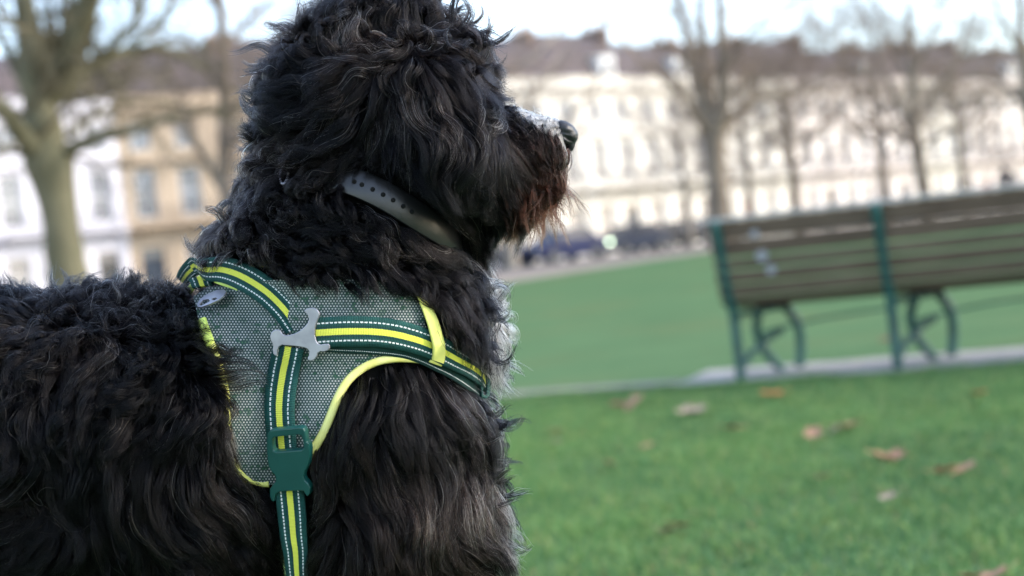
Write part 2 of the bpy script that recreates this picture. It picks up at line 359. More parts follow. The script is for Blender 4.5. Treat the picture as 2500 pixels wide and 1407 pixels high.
# ------------------------------------------------------------------ parked cars
M_tyre = mat('tyre_rubber', (.02, .02, .02), .8); M_rim = mat('alloy_rim', (.12, .12, .125), .6, 0); M_cglass = mat('car_glass', (.02, .025, .035), .15, spec=.3)
M_lamp = mat('headlamp_lens', (.75, .78, .8), .08, spec=1); M_red = mat('tail_lamp', (.35, .02, .02), .2); M_blk = mat('black_plastic', (.02, .02, .022), .6)
M_plate = mat('number_plate', (.75, .72, .5), .5)
def car(px, D, rz, paint, label, lamp_on=False, L=4.3, Hc=1.45):
    hy = 770 - .11 * px; p = at(px, hy, D); z0 = float(gz(p[0], p[1])) + .013
    rt = empty('parked_car', (p[0], p[1], z0), rz, label=label, cat='car', group='cars parked in front of the terrace')
    pm = mat('car_paint', paint, .5, 0, .15); h = L / 2
    prof = [(-h, .35), (-h, .75), (-h + .15, .95), (-h + .95, 1.0), (h - 1.15, .98), (h - .15, .82), (h, .62), (h, .35), (h - .3, .22), (-h + .3, .22)]
    bm = bmesh.new(); W = .88
    def loft(prof, ys):
        R = []
        for y, ins in ys: R.append([bm.verts.new((x * (1 - ins * .04), y, z if z > .5 else z + ins * .04)) for x, z in prof])
        n = len(prof)
        for a, b in zip(R, R[1:]):
            for k in range(n): bm.faces.new((a[k], a[(k + 1) % n], b[(k + 1) % n], b[k]))
        bm.faces.new(R[0][::-1]); bm.faces.new(R[-1])
    loft(prof, [(-W, 1), (-W + .1, 0), (W - .1, 0), (W, 1)])
    bmesh.ops.recalc_face_normals(bm, faces=bm.faces)
    me = bpy.data.meshes.new('body'); bm.to_mesh(me); bm.free(); b = link('body', me, pm, rt); mo = b.modifiers.new('b', 'BEVEL'); mo.width = .06; mo.segments = 3; mo.limit_method = 'ANGLE'
    gh = MB(); a = [(-h + .55, .97), (-h + 1.05, Hc - .03), (h - 2.0, Hc), (h - 1.1, .96)]
    def cab(mb, ins, prof):
        n = len(prof); vs = []
        for yy in (-1, 1):
            for x, z in prof: vs.append((x, yy * (.82 - (.16 if z > 1.2 else 0) + ins), z + (ins if z > 1.2 else 0)))
        mb.add(vs, [(3, 2, 1, 0), (4, 5, 6, 7), (0, 1, 5, 4), (1, 2, 6, 5), (2, 3, 7, 6)])
    cab(gh, 0, a); gh.build('glasshouse', M_cglass, rt)
    rfm = MB(); rfm.box(-h + 1.03, h - 1.98, -.66, .66, Hc - .02, Hc + .025); rfm.build('roof_panel', pm, rt, bevel=.02)
    pl = MB()
    for yy in (-1, 1):
        for (x0, z0_), (x1, z1_) in (((-h + .55, .97), (-h + 1.05, Hc)), ((h - 2.0, Hc), (h - 1.1, .96)), ((-.05, .97), (-.1, Hc))):
            pl.tube([(x0, yy * .825, z0_), (x1, yy * .67, z1_)], .035, 6)
    pl.build('window_pillar', pm, rt)
    for xx in (-h + .8, h - .85):
        for yy in (-1, 1):
            wb = MB(); wb.tube([(xx, yy * .70, .32), (xx, yy * .90, .32)], .32, 20); wo = wb.build('wheel', M_tyre, rt)
            rb = MB(); rb.tube([(xx, yy * .895, .32), (xx, yy * .91, .32)], .2, 16); rb.build('rim', M_rim, wo)
    for yy in (-1, 1):
        hb = MB(); hb.sphere((h - .12, yy * .62, .68), (.12, .17, .09)); lm = M_lamp
        if lamp_on and yy > 0:
            lm = mat('lit_headlamp', (.9, .95, .85), .1); q = NT(lm).b; q.inputs['Emission Color'].default_value = (.8, 1, .7, 1); q.inputs['Emission Strength'].default_value = 4
        hb.build('headlight', lm, rt, smooth=True)
        tb = MB(); tb.sphere((-h + .1, yy * .66, .80), (.1, .15, .11)); tb.build('tail_light', M_red, rt, smooth=True)
        mm = MB(); mm.sphere((h - 1.35, yy * .98, 1.0), (.07, .11, .07)); mm.build('mirror', pm, rt, smooth=True)
    gr = MB(); gr.box(h - .02, h + .012, -.4, .4, .4, .58); gr.build('grille', M_blk, rt)
    return rt
t0 = cpt(np.interp(1400, sx, cs)); t1 = cpt(np.interp(1700, sx, cs)); ra = math.atan2(t1[1] - t0[1], t1[0] - t0[0])
car(1205, 70, ra, (.05, .055, .07), 'dark grey parked car mostly hidden below the beard of the dog', L=4.2)
car(1372, 64, ra + math.pi, (.018, .025, .075), 'dark navy parked car nearest the dog beard, left of the bright headlamp')
car(1540, 72, ra + math.pi, (.03, .04, .07), 'blue grey parked car with one bright headlamp on its left', lamp_on=True)
car(1655, 78, ra + math.pi, (.014, .016, .022), 'black parked car between the blue grey car and the bench end', L=4.4)
car(1742, 84, ra + math.pi, (.016, .014, .04), 'dark violet parked car beside the forked tree trunk above the bench end', Hc=1.6)

# ------------------------------------------------------------------ trees
def bark(name, a, b):
    m = mat(name, a, .9, spec=.2); t = NT(m); co = t.obj()
    f = t.noise(2.2, 6, t.scalev(co, (1, 1, .4))); g = t.noise(9, 4, t.scalev(co, (1, 1, .25))); t.col(t.mix(t.mapr(g, .45, .7, 0, .5), t.mix(t.mapr(f, .35, .65), a, b), tuple(c * .55 for c in a))); t.bump(g, .6, .03); return m
M_bark = [bark('mossy_bark', (.105, .10, .06), (.17, .155, .10)), bark('brown_bark', (.15, .12, .095), (.25, .20, .155)), bark('pale_bark', (.26, .22, .18), (.36, .31, .25))]
M_twig = [mat('mossy_twig', (.10, .085, .05), .9), mat('brown_twig', (.19, .14, .105), .9), mat('pale_twig', (.26, .20, .16), .9)]
def wander(p, d, L, n, jit, rnd, up=.0):
    P = [np.array(p, float)]; d = np.array(d, float)
    for k in range(n):
        d = d + rnd.normal(0, jit, 3) + np.array([0, 0, up]); d /= np.linalg.norm(d); P.append(P[-1] + d * L / n)
    return np.array(P), d
def sprout(mb, p, d, L, r, lvl, rnd, up=.05):
    n = 5 if lvl > 1 else 3
    P, d2 = wander(p, d, L, n, .16, rnd, up); rr = np.linspace(r, r * .35, n + 1)
    mb.tube(P, rr, 5 if lvl > 2 else 3, cap=False)
    if lvl == 0: return
    for k in range({4: 6, 3: 6, 2: 5, 1: 4}[lvl]):
        f = rnd.uniform(.25, 1); j = min(int(f * n), n - 1); q = P[j] + (P[j + 1] - P[j]) * (f * n - j)
        t = P[min(j + 1, n)] - P[j]; t /= np.linalg.norm(t)
        a = rnd.normal(0, 1, 3); a -= a @ t * t; a /= np.linalg.norm(a)
        sprout(mb, q, t * .75 + a * .75, L * rnd.uniform(.45, .7), max(r * .42, .006), lvl - 1, rnd, up)
def tree(name, label, D, trunk, limbs, mk, seed, lvl=3, tw=2.6, every=.9, up=.04, spread=.35):
    """trunk: [(px, py, half-width px)...] from the ground up; limbs: [[(px, py, half-width px, depth offset)...]...]"""
    rnd = np.random.default_rng(seed); sc = D / FPX
    T = [at(x, y, D) for x, y, r in trunk]; Rr = [r * sc for *_, r in trunk]
    base = T[0].copy(); gzv = float(gz(base[0], base[1]))
    dn = np.array([0, 0, -1.0]); foot = base + dn * (base[2] - gzv + .15)
    foot[:2] += 0; T = [foot, foot + (base - foot) * .12] + T; Rr = [Rr[0] * 1.5, Rr[0] * 1.15] + Rr
    T = np.array(T); rt = empty(name, (foot[0], foot[1], gzv), label=label, cat='tree', group='bare trees around the square')
    def smooth(P, R, m):
        P = np.array(P, float); k = len(P); q = np.linspace(0, k - 1, m); out = []
        for t in q:
            i = min(int(t), k - 2); f = t - i; a, b, c, d = P[max(i - 1, 0)], P[i], P[i + 1], P[min(i + 2, k - 1)]
            out.append(.5 * (2 * b + (c - a) * f + (2 * a - 5 * b + 4 * c - d) * f * f + (3 * b - a - 3 * c + d) * f ** 3))
        return np.array(out), np.interp(q, range(k), R)
    P, R = smooth(T, Rr, 26); R = R * (1 + .06 * rnd.normal(size=len(R)))
    tm = MB(); tm.tube(P, R, 14, up=(0, 1, .01)); cm = MB()
    org = np.array([foot[0], foot[1], gzv])
    for lb in limbs:
        q = [at(x, y, D + dz) for x, y, r, dz in lb]; LP, LR = smooth(q, [r * sc for _, _, r, _ in lb], 4 * len(lb))
        LP[1:-1] += rnd.normal(0, .02, LP[1:-1].shape) * D / 40
        tm.tube(LP, LR, 8, cap=True)
        seg = np.linalg.norm(np.diff(LP, axis=0), axis=1).sum(); cnt = int(seg / every) + 2
        for k in range(cnt):
            f = (k + rnd.uniform(.2, .9)) / cnt * (len(LP) - 1); j = min(int(f), len(LP) - 2); qq = LP[j] + (LP[j + 1] - LP[j]) * (f - j)
            t = LP[j + 1] - LP[j]; t /= np.linalg.norm(t); a = rnd.normal(0, 1, 3); a -= a @ t * t; a /= np.linalg.norm(a)
            sprout(cm, qq, t * .5 + a * .9, tw * rnd.uniform(.6, 1.1), max(LR[j] * spread, .012), lvl, rnd, up)
        t = LP[-1] - LP[-2]; sprout(cm, LP[-1], t / np.linalg.norm(t), tw * 1.2, LR[-1], lvl, rnd, up)
    tm.build('trunk', M_bark[mk], rt, smooth=True, org=org); cm.build('crown', M_twig[mk], rt, org=org)
    return rt
tree('plane_tree', 'big mossy tree with thick leaning trunk at the left edge', 26, [(182, 800, 56), (168, 690, 50), (155, 600, 46), (142, 500, 43), (120, 400, 62), (106, 320, 50), (95, 250, 42)],
     [[(95, 260, 40, 0), (85, 160, 38, 0), (65, 60, 30, .3), (50, -60, 24, .5), (30, -260, 14, .8)],
      [(100, 260, 34, 0), (150, 190, 34, 0), (185, 90, 30, -.3), (215, 0, 28, -.6), (250, -180, 16, -1)],
      [(110, 190, 14, 0), (140, 110, 10, .4), (170, 20, 9, .8), (185, -120, 6, 1)],
      [(115, 400, 34, 0), (60, 340, 24, -.5), (10, 270, 20, -1), (-70, 180, 12, -1.4)],
      [(100, 280, 18, 0), (50, 190, 14, .8), (0, 90, 11, 1.4), (-50, 20, 8, 2)],
      [(150, 385, 22, 0), (180, 360, 17, -.2), (250, 335, 13, -.5), (330, 318, 10, -.8), (430, 285, 6, -1.2)],
      [(120, 250, 24, 0), (165, 215, 22, .2), (220, 160, 17, .6), (310, 125, 13, 1), (400, 120, 9, 1.4), (500, 170, 6, 1.8)],
      [(230, 155, 12, .6), (300, 90, 12, .4), (345, 20, 10, .2), (350, -60, 8, 0)],
      [(330, 110, 9, 1), (400, 40, 9, 1.2), (440, -50, 6, 1.4)],
      [(170, 330, 12, 0), (220, 290, 9, .3), (300, 250, 7, .6), (420, 255, 5, .6)]], 0, 11, lvl=2, tw=1.8, every=.42)
tree('plane_tree', 'tall grey tree standing just left of the dog head', 44, [(600, 700, 30), (590, 620, 28), (570, 520, 28), (556, 440, 26), (552, 350, 19), (550, 260, 17), (546, 120, 15), (537, 0, 12), (525, -160, 8)],
     [[(556, 470, 14, 0), (515, 415, 11, 0), (470, 330, 8, .5), (447, 255, 6, 1), (400, 150, 4, 1)],
      [(552, 300, 9, 0), (600, 230, 8, -.5), (660, 150, 6, -1), (720, 60, 4, -1)],
      [(548, 190, 9, 0), (490, 130, 8, .6), (430, 90, 6, 1), (370, 120, 4, 1)],
      [(546, 110, 9, 0), (610, 50, 8, .6), (680, -20, 6, 1)],
      [(540, 30, 8, 0), (500, -30, 7, .6), (450, -90, 5, 1)],
      [(553, 360, 7, 0), (610, 330, 6, -.6), (690, 320, 4, -1)]], 1, 12, lvl=3, tw=2.6, every=.7)
tree('plane_tree', 'forked brown tree rising behind the left end of the bench', 42, [(1764, 600, 31), (1757, 530, 28), (1750, 440, 26), (1744, 350, 26), (1742, 300, 32)],
     [[(1738, 310, 22, 0), (1706, 220, 16, 0), (1685, 130, 11, 0), (1668, 45, 9, 0), (1645, -20, 8, 0), (1610, -140, 5, .4)],
      [(1742, 310, 20, 0), (1726, 210, 15, .3), (1720, 100, 10, .5), (1711, 20, 8, .6), (1700, -100, 5, .8)],
      [(1750, 320, 22, 0), (1766, 250, 15, -.3), (1764, 110, 12, -.5), (1755, 0, 10, -.6), (1760, -120, 6, -.8)],
      [(1756, 330, 16, 0), (1798, 276, 10, .3), (1850, 238, 8, .6), (1955, 222, 6, 1), (2040, 170, 4, 1)],
      [(1736, 330, 15, 0), (1708, 300, 10, -.4), (1667, 232, 9, -1), (1610, 180, 7, -1.4), (1560, 150, 5, -1.8)],
      [(1725, 210, 8, .3), (1680, 160, 6, 0), (1600, 90, 4, 0)], [(1765, 180, 8, -.4), (1810, 110, 6, -.6), (1870, 40, 4, -1)]], 1, 13, lvl=2, tw=1.8, every=1.3)
tree('lime_tree', 'slim upright brown tree behind the middle of the bench', 60, [(2262, 500, 17), (2250, 430, 16), (2236, 340, 16), (2230, 250, 13), (2224, 120, 9), (2215, 0, 6)],
     [[(2236, 330, 9, 0), (2190, 250, 7, 0), (2150, 160, 5, .5), (2120, 60, 4, .5)], [(2233, 290, 9, 0), (2290, 220, 7, 0), (2340, 130, 5, -.5), (2370, 30, 3, 0)],
      [(2228, 200, 7, 0), (2180, 120, 5, .6), (2140, 20, 4, 1)], [(2228, 180, 6, 0), (2270, 100, 5, -.8), (2300, 10, 3, -1)], [(2240, 370, 7, 0), (2300, 330, 5, -1), (2380, 290, 4, -1)],
      [(2238, 360, 7, 0), (2170, 320, 5, 1), (2100, 300, 4, 1)]], 1, 14, lvl=3, tw=2.2, every=1.4)
def small_tree(label, px, base, D, h, hw, mk, seed, lean=0, n=8, lvl=3, tw=2.0, k=1.0):
    tr = [(px + lean * 0, base, hw * 1.1), (px - .09 * h * .25, base - h * .25, hw), (px - .1 * h * .45, base - h * .45, hw * .8), (px - .11 * h * .8, base - h * .8, hw * .5)]
    rnd = np.random.default_rng(seed); lb = []
    for j in range(n):
        f = .35 + .5 * j / n; x0 = px - .1 * h * f; y0 = base - h * f; s = (-1) ** j * rnd.uniform(.15, .36); 
        lb.append([(x0, y0, hw * .4, 0), (x0 + s * h * .5, y0 - h * .1, hw * .28, rnd.uniform(-1, 1)), (x0 + s * h, y0 - h * .3, hw * .15, rnd.uniform(-2, 2))])
    return tree('lime_tree', label, D, tr, lb, mk, seed, lvl=lvl, tw=tw, every=1.2 * k, up=.05)
small_tree('stout pale tree at the lawn edge directly below the beard of the dog', 1252, 655, 62, 620, 15, 2, 21, tw=2.0, n=5)
small_tree('pale tree behind the navy car, second along the lawn edge from the dog', 1335, 640, 68, 560, 11, 2, 22, tw=2.0, n=5, lvl=2)
small_tree('thin pale tree standing left of the bench end, in front of the black car', 1687, 603, 74, 330, 9, 2, 23, tw=2.0)
small_tree('thin brown tree first right of the forked tree above the bench', 1838, 570, 66, 420, 9, 1, 24, tw=2.4)
small_tree('grey brown tree second right of the forked tree, with bushy low crown', 1950, 560, 70, 430, 12, 1, 25, tw=2.5)
small_tree('brown tree with crooked stem just left of the slim upright tree', 2165, 540, 66, 440, 12, 1, 26, tw=2.5)
small_tree('thin tree between the slim upright tree and the right edge', 2360, 520, 72, 430, 9, 1, 27, tw=2.5)
#small_tree('bushy thin tree behind the bench middle frame', 2055, 550, 76, 430, 8, 1, 28, tw=2.6)
tree('plane_tree', 'dark tree cut off by the right edge of the picture', 36, [(2575, 640, 34), (2560, 500, 30), (2540, 380, 28), (2515, 250, 20), (2498, 120, 12), (2490, 0, 9), (2485, -120, 5)],
     [[(2515, 270, 11, 0), (2470, 220, 8, .5), (2420, 190, 6, 1), (2350, 190, 4, 1)], [(2500, 140, 8, 0), (2460, 70, 6, -.5), (2420, -10, 4, -1)], [(2540, 380, 14, 0), (2600, 260, 10, 0), (2650, 120, 6, 0)],
      [(2505, 190, 8, 0), (2550, 100, 6, .5), (2600, 0, 4, 1)]], 1, 15, lvl=3, tw=1.6, every=1.2)

# ------------------------------------------------------------------ person far off above the bench
def skin_mesh(name, nodes, edges, m, parent, sub=2):
    me = bpy.data.meshes.new(name); me.from_pydata([n[:3] for n in nodes], edges, []); o = bpy.data.objects.new(name, me); COL.objects.link(o)
    sk = o.modifiers.new('s', 'SKIN'); 
    for k, n in enumerate(nodes): r = n[3]; me.skin_vertices[0].data[k].radius = (r, n[4] if len(n) > 4 else r)
    me.skin_vertices[0].data[0].use_root = True
    sb = o.modifiers.new('d', 'SUBSURF'); sb.levels = sub; sb.render_levels = sub
    me.materials.append(m); o.parent = parent; return o
pp = at(2462, 499, 46); pz = float(gz(pp[0], pp[1]))
pr = empty('person', (pp[0], pp[1], pz), label='person in dark coat standing on the far lawn above the bench', cat='person')
M_coat = mat('dark_coat', (.025, .022, .03), .85); M_skin = mat('skin', (.5, .33, .25), .6); M_jean = mat('dark_trousers', (.03, .035, .05), .85)
nd = [(0, 0, .95, .15, .11), (0, 0, 1.2, .14, .10), (0, 0, 1.42, .17, .10), (0, 0, 1.52, .06), (0, .01, 1.62, .085, .10), (0, .01, 1.72, .07, .09),
      (.19, 0, 1.42, .07), (.25, .02, 1.15, .05), (.23, -.08, .9, .038), (.23, -.1, .8, .04), (-.19, 0, 1.42, .07), (-.25, .02, 1.15, .05), (-.23, -.06, .9, .038), (-.23, -.08, .8, .04),
      (.1, 0, .85, .1), (.11, .03, .48, .07), (.12, 0, .1, .05), (.12, -.14, .04, .045), (-.1, 0, .85, .1), (-.11, -.03, .48, .07), (-.12, .06, .1, .05), (-.12, -.08, .04, .045)]
ed = [(0, 1), (1, 2), (2, 3), (3, 4), (4, 5), (2, 6), (6, 7), (7, 8), (8, 9), (2, 10), (10, 11), (11, 12), (12, 13), (0, 14), (14, 15), (15, 16), (16, 17), (0, 18), (18, 19), (19, 20), (20, 21)]
pb = skin_mesh('body', nd, ed, M_coat, pr)
hm = MB(); hm.sphere((0, .03, 1.71), (.105, .115, .10)); hm.build('hair', M_blk, pr, smooth=True)
fm = MB(); fm.sphere((0, -.03, 1.65), (.075, .09, .10)); fm.build('face', M_skin, pr, smooth=True)

# ------------------------------------------------------------------ bench
M_wood = mat('weathered_plank', (.22, .18, .14), .9, spec=.12); t = NT(M_wood); co = t.obj()
f = t.noise(4, 7, t.scalev(co, (1, 10, 10))); g = t.noise(1.2, 4, co)
t.col(t.mix(t.mapr(g, .45, .7, 0, .7), t.mix(t.mapr(f, .3, .7), (.082, .057, .043), (.175, .128, .098)), (.105, .082, .062))); t.bump(f, .4, .004)
M_wtop = noisy('pale_plank', (.30, .28, .26), (.44, .42, .40), 4, .7, stretch=(1, 10, 10))  # paler wood tone, used for the top rail only
M_green = noisy('green_cast_iron', (.011, .060, .056), (.020, .092, .086), 8, .5, bump=.2)
brt = empty('park_bench', (G1[0], G1[1], 0), math.atan2(bd[1], bd[0]), label='weathered plank bench with green iron legs seen from behind', cat='bench')
# local: x along the bench, y away from the camera (towards the sitter's side), z up
BL0, BL1 = -.05, FRAME_GAP * 3 + .05
backp = [(-.175, .853, .095), (-.153, .756, .088), (-.130, .656, .053), (-.118, .592, .066), (-.095, .520, .067), (-.068, .450, .066), (-.01, .402, .07)]
for k, (y, z, hh) in enumerate(backp):
    y2, z2 = backp[k + 1][:2] if k < 6 else (.06, .392)
    a = math.atan2(y2 - y, z - z2); c_, s_ = math.cos(a), math.sin(a)
    pr_ = []
    for u_, v_ in ((-.014, 0), (.014, 0), (.014, -hh), (-.014, -hh)): pr_.append((y + u_ * c_ - v_ * s_, z + v_ * c_ + u_ * s_ * 0))
    m_ = MB(); m_.prism(pr_, BL0, BL1); m_.build('back_slat', M_wood, brt, bevel=.009)
tr_ = MB(); tr_.box(BL0 - .03, BL1 + .03, -.205, -.13, .856, .878); tr_.build('top_rail', M_wtop, brt, bevel=.005)
for k in range(6):
    y = .015 + k * .082; z = .405 + .012 * math.cos(k * 1.2) - .004 * k; m_ = MB(); m_.box(BL0, BL1, y, y + .07, z, z + .028); m_.build('seat_slat', M_wood, brt, bevel=.004)
for k in range(4):
    x = FRAME_GAP * k
    def bar(pts, r, name='leg', flat=.55):
        P = np.array([(x + a, b, c) for a, b, c in pts], float); q = np.linspace(0, len(P) - 1, 5 * len(P)); out = []
        for t_ in q:
            i = min(int(t_), len(P) - 2); f_ = t_ - i; a, b, c, d = P[max(i - 1, 0)], P[i], P[i + 1], P[min(i + 2, len(P) - 1)]
            out.append(.5 * (2 * b + (c - a) * f_ + (2 * a - 5 * b + 4 * c - d) * f_ * f_ + (3 * b - a - 3 * c + d) * f_ ** 3))
        m_ = MB(); m_.tube(out, r, 8, flat=flat, up=(0, 1, 0)); return m_.build(name, M_green, brt, smooth=True)
    bar([(0, -.01, .01), (0, -.015, .2), (0, -.03, .38), (0, -.085, .50), (0, -.15, .70), (0, -.205, .86)], .027, 'leg', 1.3)
    bar([(.10, .12, .36), (.055, .22, .26), (.07, .28, .14), (.15, .34, .01)], .025, 'leg', 1.2)
    bar([(.19, .38, .36), (.235, .44, .25), (.23, .47, .12), (.21, .47, .01)], .027, 'leg', 1.2)
    bar([(0, -.02, .33), (0.02, .2, .355), (.19, .47, .362)], .02, 'seat_support')
    bar([(0, 0, .06), (.03, .1, .13), (.10, .26, .2), (.17, .36, .24)], .02, 'brace')
    bar([(.04, .18, .23), (.2, .2, .26), (.42, .22, .29), (.78, .1, .32)], .007, 'stretcher')
for x, z in ((.16, .60), (.23, .50), (.30, .455)):
    pass
tg = [(.195, -.165, .775, .022), (.215, -.140, .66, .03), (.25, -.118, .585, .026)]
for x, y, z, r in tg:
    m_ = MB(); m_.tube([(x, y - .022, z), (x, y - .0285, z)], r, 14); m_.build('mark', mat('pale_spot', (.26, .26, .28), .6), brt)  # small pale grey discs on the back slats
#@@LEAVES
# ------------------------------------------------------------------ grass blades and fallen leaves
def curves_obj(name, P, rad, col, material, parent=None, org=None):
    """P: (n, k, 3) points, rad: (n, k), col: (n, 3)"""
    n, k, _ = P.shape
    if org is not None: P = P - np.asarray(org)
    hc = bpy.data.hair_curves.new(name); hc.add_curves([k] * n)
    hc.attributes['position'].data.foreach_set('vector', P.astype(np.float32).ravel())
    ra_ = hc.attributes.new('radius', 'FLOAT', 'POINT'); ra_.data.foreach_set('value', rad.astype(np.float32).ravel())
    ca = hc.attributes.new('tint', 'FLOAT_COLOR', 'CURVE'); c4 = np.ones((n, 4), np.float32); c4[:, :3] = col; ca.data.foreach_set('color', c4.ravel())
    hc.materials.append(material); o = bpy.data.objects.new(name, hc); COL.objects.link(o)
    if parent: o.parent = parent
    return o
M_blade = mat('grass_blade', (.05, .2, .04), .55, spec=.3); t = NT(M_blade); at_ = t.n('ShaderNodeAttribute'); at_.attribute_name = 'tint'; t.col(at_.outputs['Color'])
t.b.inputs['Subsurface Weight'].default_value = 0
N = 210000
gy = 2.6 + 5.6 * RNG.random(N) ** .8; gx = -3.2 + (gy * .52 + 3.6) * RNG.random(N)
near = (gx - pa[0]) * bn[0] + (gy - pa[1]) * bn[1]; keep = (near < -.08); gx, gy = gx[keep], gy[keep]; N = len(gx)
def vnoise(x, y, s, seed):
    r = np.random.default_rng(seed); out = 0
    for k in range(7):
        a = r.uniform(0, 2 * np.pi); f = s * r.uniform(.6, 1.7); out = out + np.sin((x * np.cos(a) + y * np.sin(a)) * f + r.uniform(0, 6.3) + 1.3 * np.sin((x * np.sin(a) - y * np.cos(a)) * f * .7))
    return out / 7
tuft = vnoise(gx, gy, 9, 1) + .7 * vnoise(gx, gy, 30, 2)
hgt = (.026 + .014 * np.clip(tuft + .3, -.5, 1.2)) * RNG.uniform(.6, 1.4, N)
an = RNG.uniform(0, 6.283, N); ln = RNG.uniform(.1, .75, N)
b0 = np.stack([gx, gy, gz(gx, gy) - .003], -1); dr = np.stack([np.cos(an) * ln, np.sin(an) * ln, np.zeros(N)], -1); up_ = np.array([0, 0, 1.0])
Pg = np.stack([b0, b0 + (up_ + dr * .4) * hgt[:, None] * .55, b0 + (up_ * .92 + dr * 1.1) * hgt[:, None]], 1)
rg = np.tile(np.array([.0016, .0013, .0003]), (N, 1))
base = np.array([.112, .235, .062]); ye = np.array([.22, .31, .09]); dk = np.array([.068, .168, .058]); mixf = np.clip(.5 + .9 * vnoise(gx, gy, 4, 5) + RNG.normal(0, .25, N), 0, 1)[:, None]
cg = dk * (1 - mixf) + base * mixf; yy_ = (RNG.random(N) < .22)[:, None]; cg = np.where(yy_, ye, cg)
dry = (RNG.random(N) < .03)[:, None]; cg = np.where(dry, np.array([.28, .23, .11]), cg)
tag(curves_obj('grass', Pg, rg, cg, M_blade), 'short green grass of the near lawn', 'grass', kind='stuff')

def leaf_mesh(seed):
    r = random.Random(seed); n = 40; vs = [(0, 0, 0)]
    for k in range(n):
        a = 2 * math.pi * k / n; lob = .62 + .38 * abs(math.cos(2.5 * a)) ** .7 + .05 * r.uniform(-1, 1)
        x, y = lob * math.cos(a), lob * .85 * math.sin(a); vs.append((x, y, .25 * x * x * r.uniform(.8, 1.2) + .3 * abs(y) * r.uniform(.7, 1.2)))
    fs = [(0, 1 + k, 1 + (k + 1) % n) for k in range(n)]
    m_ = MB(); m_.add(vs, fs); m_.tube([(-.9, 0, .15), (-1.3, .05, .3), (-1.6, .02, .35)], .03, 5)
    return m_
LC = {'tan': (.46, .25, .15), 'orange': (.45, .17, .06), 'brown': (.19, .085, .05), 'pale': (.34, .26, .19)}
M_leaf = {k: noisy(k + '_leaf', v, tuple(c * .7 for c in v), 14, .8) for k, v in LC.items()}
LV = [(2150, 1120, 46, 'tan', 'tan curled leaf left of the pair at the right'), (2186, 1117, 32, 'tan', 'smaller tan leaf touching the right side of a curled one'),
      (2308, 1152, 38, 'tan', 'flat tan leaf left half of the pair nearest the right edge'), (2358, 1147, 36, 'tan', 'flat tan leaf right half of the pair nearest the right edge'),
      (1632, 1300, 38, 'pale', 'pale grey leaf tilted on the grass nearest the dog chest'), (1662, 1285, 28, 'tan', 'small orange tan leaf leaning on a pale grey leaf'),
      (2072, 1042, 38, 'tan', 'tan leaf in mid lawn between the two leaf pairs and bench'), (2040, 1052, 24, 'pale', 'small pale leaf beside the tan leaf in mid lawn'),
      (1987, 1060, 30, 'tan', 'round tan leaf left of the mid lawn pair'), (1785, 1048, 34, 'tan', 'dull tan leaf below the left bench leg'),
      (1886, 966, 36, 'orange', 'bright orange leaf at the grass edge under the bench'), (1548, 988, 40, 'tan', 'long tan leaf left of the paving end'),
      (1508, 990, 26, 'brown', 'dark brown leaf beside a long tan leaf left of the paving'), (1692, 1008, 50, 'pale', 'wide pale leaf below the end of the paving'),
      (1356, 1055, 24, 'tan', 'small tan leaf near the dog chest'), (1360, 1080, 20, 'pale', 'small pale leaf just below a tan one near the dog chest'), (1583, 1090, 22, 'tan', 'small tan leaf alone in the left part of the lawn'),
      (1487, 1133, 22, 'brown', 'small red brown leaf alone right of the dog chest'), (2010, 1166, 24, 'pale', 'little pale leaf lower left of the curled pair'), (2168, 1216, 28, 'pale', 'pale dry leaf below the curled pair'),
      (2392, 963, 30, 'orange', 'orange leaf by the paving near the right edge'), (2168, 832, 26, 'brown', 'reddish leaf on the far lawn right of the middle bench frame'),
      (2425, 1411, 50, 'tan', 'tan leaf cut off by the bottom edge at the right'), (2365, 1410, 34, 'tan', 'smaller tan leaf at the bottom edge, left of a bigger one')]
for k, (px, py, wpx, c, lb) in enumerate(LV):
    p = on_ground(px, py); p = CC + (p - CC) * (1 - .03 / (CAM_H - p[2])); D = (p - CC) @ F; r = wpx * D / FPX * .95
    o = leaf_mesh(k).build('fallen_leaf', M_leaf[c], smooth=False); o.scale = (r, r, r); o.location = (p[0], p[1], p[2])
    o.rotation_euler = (random.uniform(-.5, .2), random.uniform(-.35, .35), random.uniform(0, 6.28)); tag(o, lb, 'leaf', 'fallen leaves on the lawn')
#@@DOG
# ------------------------------------------------------------------ the dog
# local frame in photograph pixels at the dog's middle plane: x right, y down, z towards the camera
DM = 1.35; UU = DM / FPX
def loc2w(p):
    p = np.asarray(p, float)
    return CC + F * (DM - p[..., 2:3] * UU) + CR * (p[..., 0:1] - 1250) * UU - CU * (p[..., 1:2] - 703.5) * UU
def w2loc(q):
    d = np.asarray(q, float) - CC
    return np.stack([d @ CR / UU + 1250, 703.5 - d @ CU / UU, (DM - d @ F) / UU], -1)
def scr(p):                                # local -> photograph pixel
    k = DM / (DM - p[..., 2] * UU)
    return np.stack([1250 + (p[..., 0] - 1250) * k, 703.5 + (p[..., 1] - 703.5) * k], -1)
WD = w2loc(CC + F * DM + np.array([0, 0, -1.0])) - w2loc(CC + F * DM); WD /= np.linalg.norm(WD)   # world down, local
ground_l = None
bm = bmesh.new()
def ell(c, r, rot=0):
    m = Matrix.Translation(c) @ Matrix.Rotation(math.radians(rot), 4, 'Z') @ Matrix.Diagonal((*r, 1))
    bmesh.ops.create_icosphere(bm, subdivisions=4, radius=1, matrix=m)
def cap(a, b, ra, rb, n=8, fz=1.0):
    a = np.array(a, float); b = np.array(b, float)
    for k in range(n + 1):
        t_ = k / n; p = a + (b - a) * t_; r = ra + (rb - ra) * t_; ell(tuple(p), (r, r, r * fz))
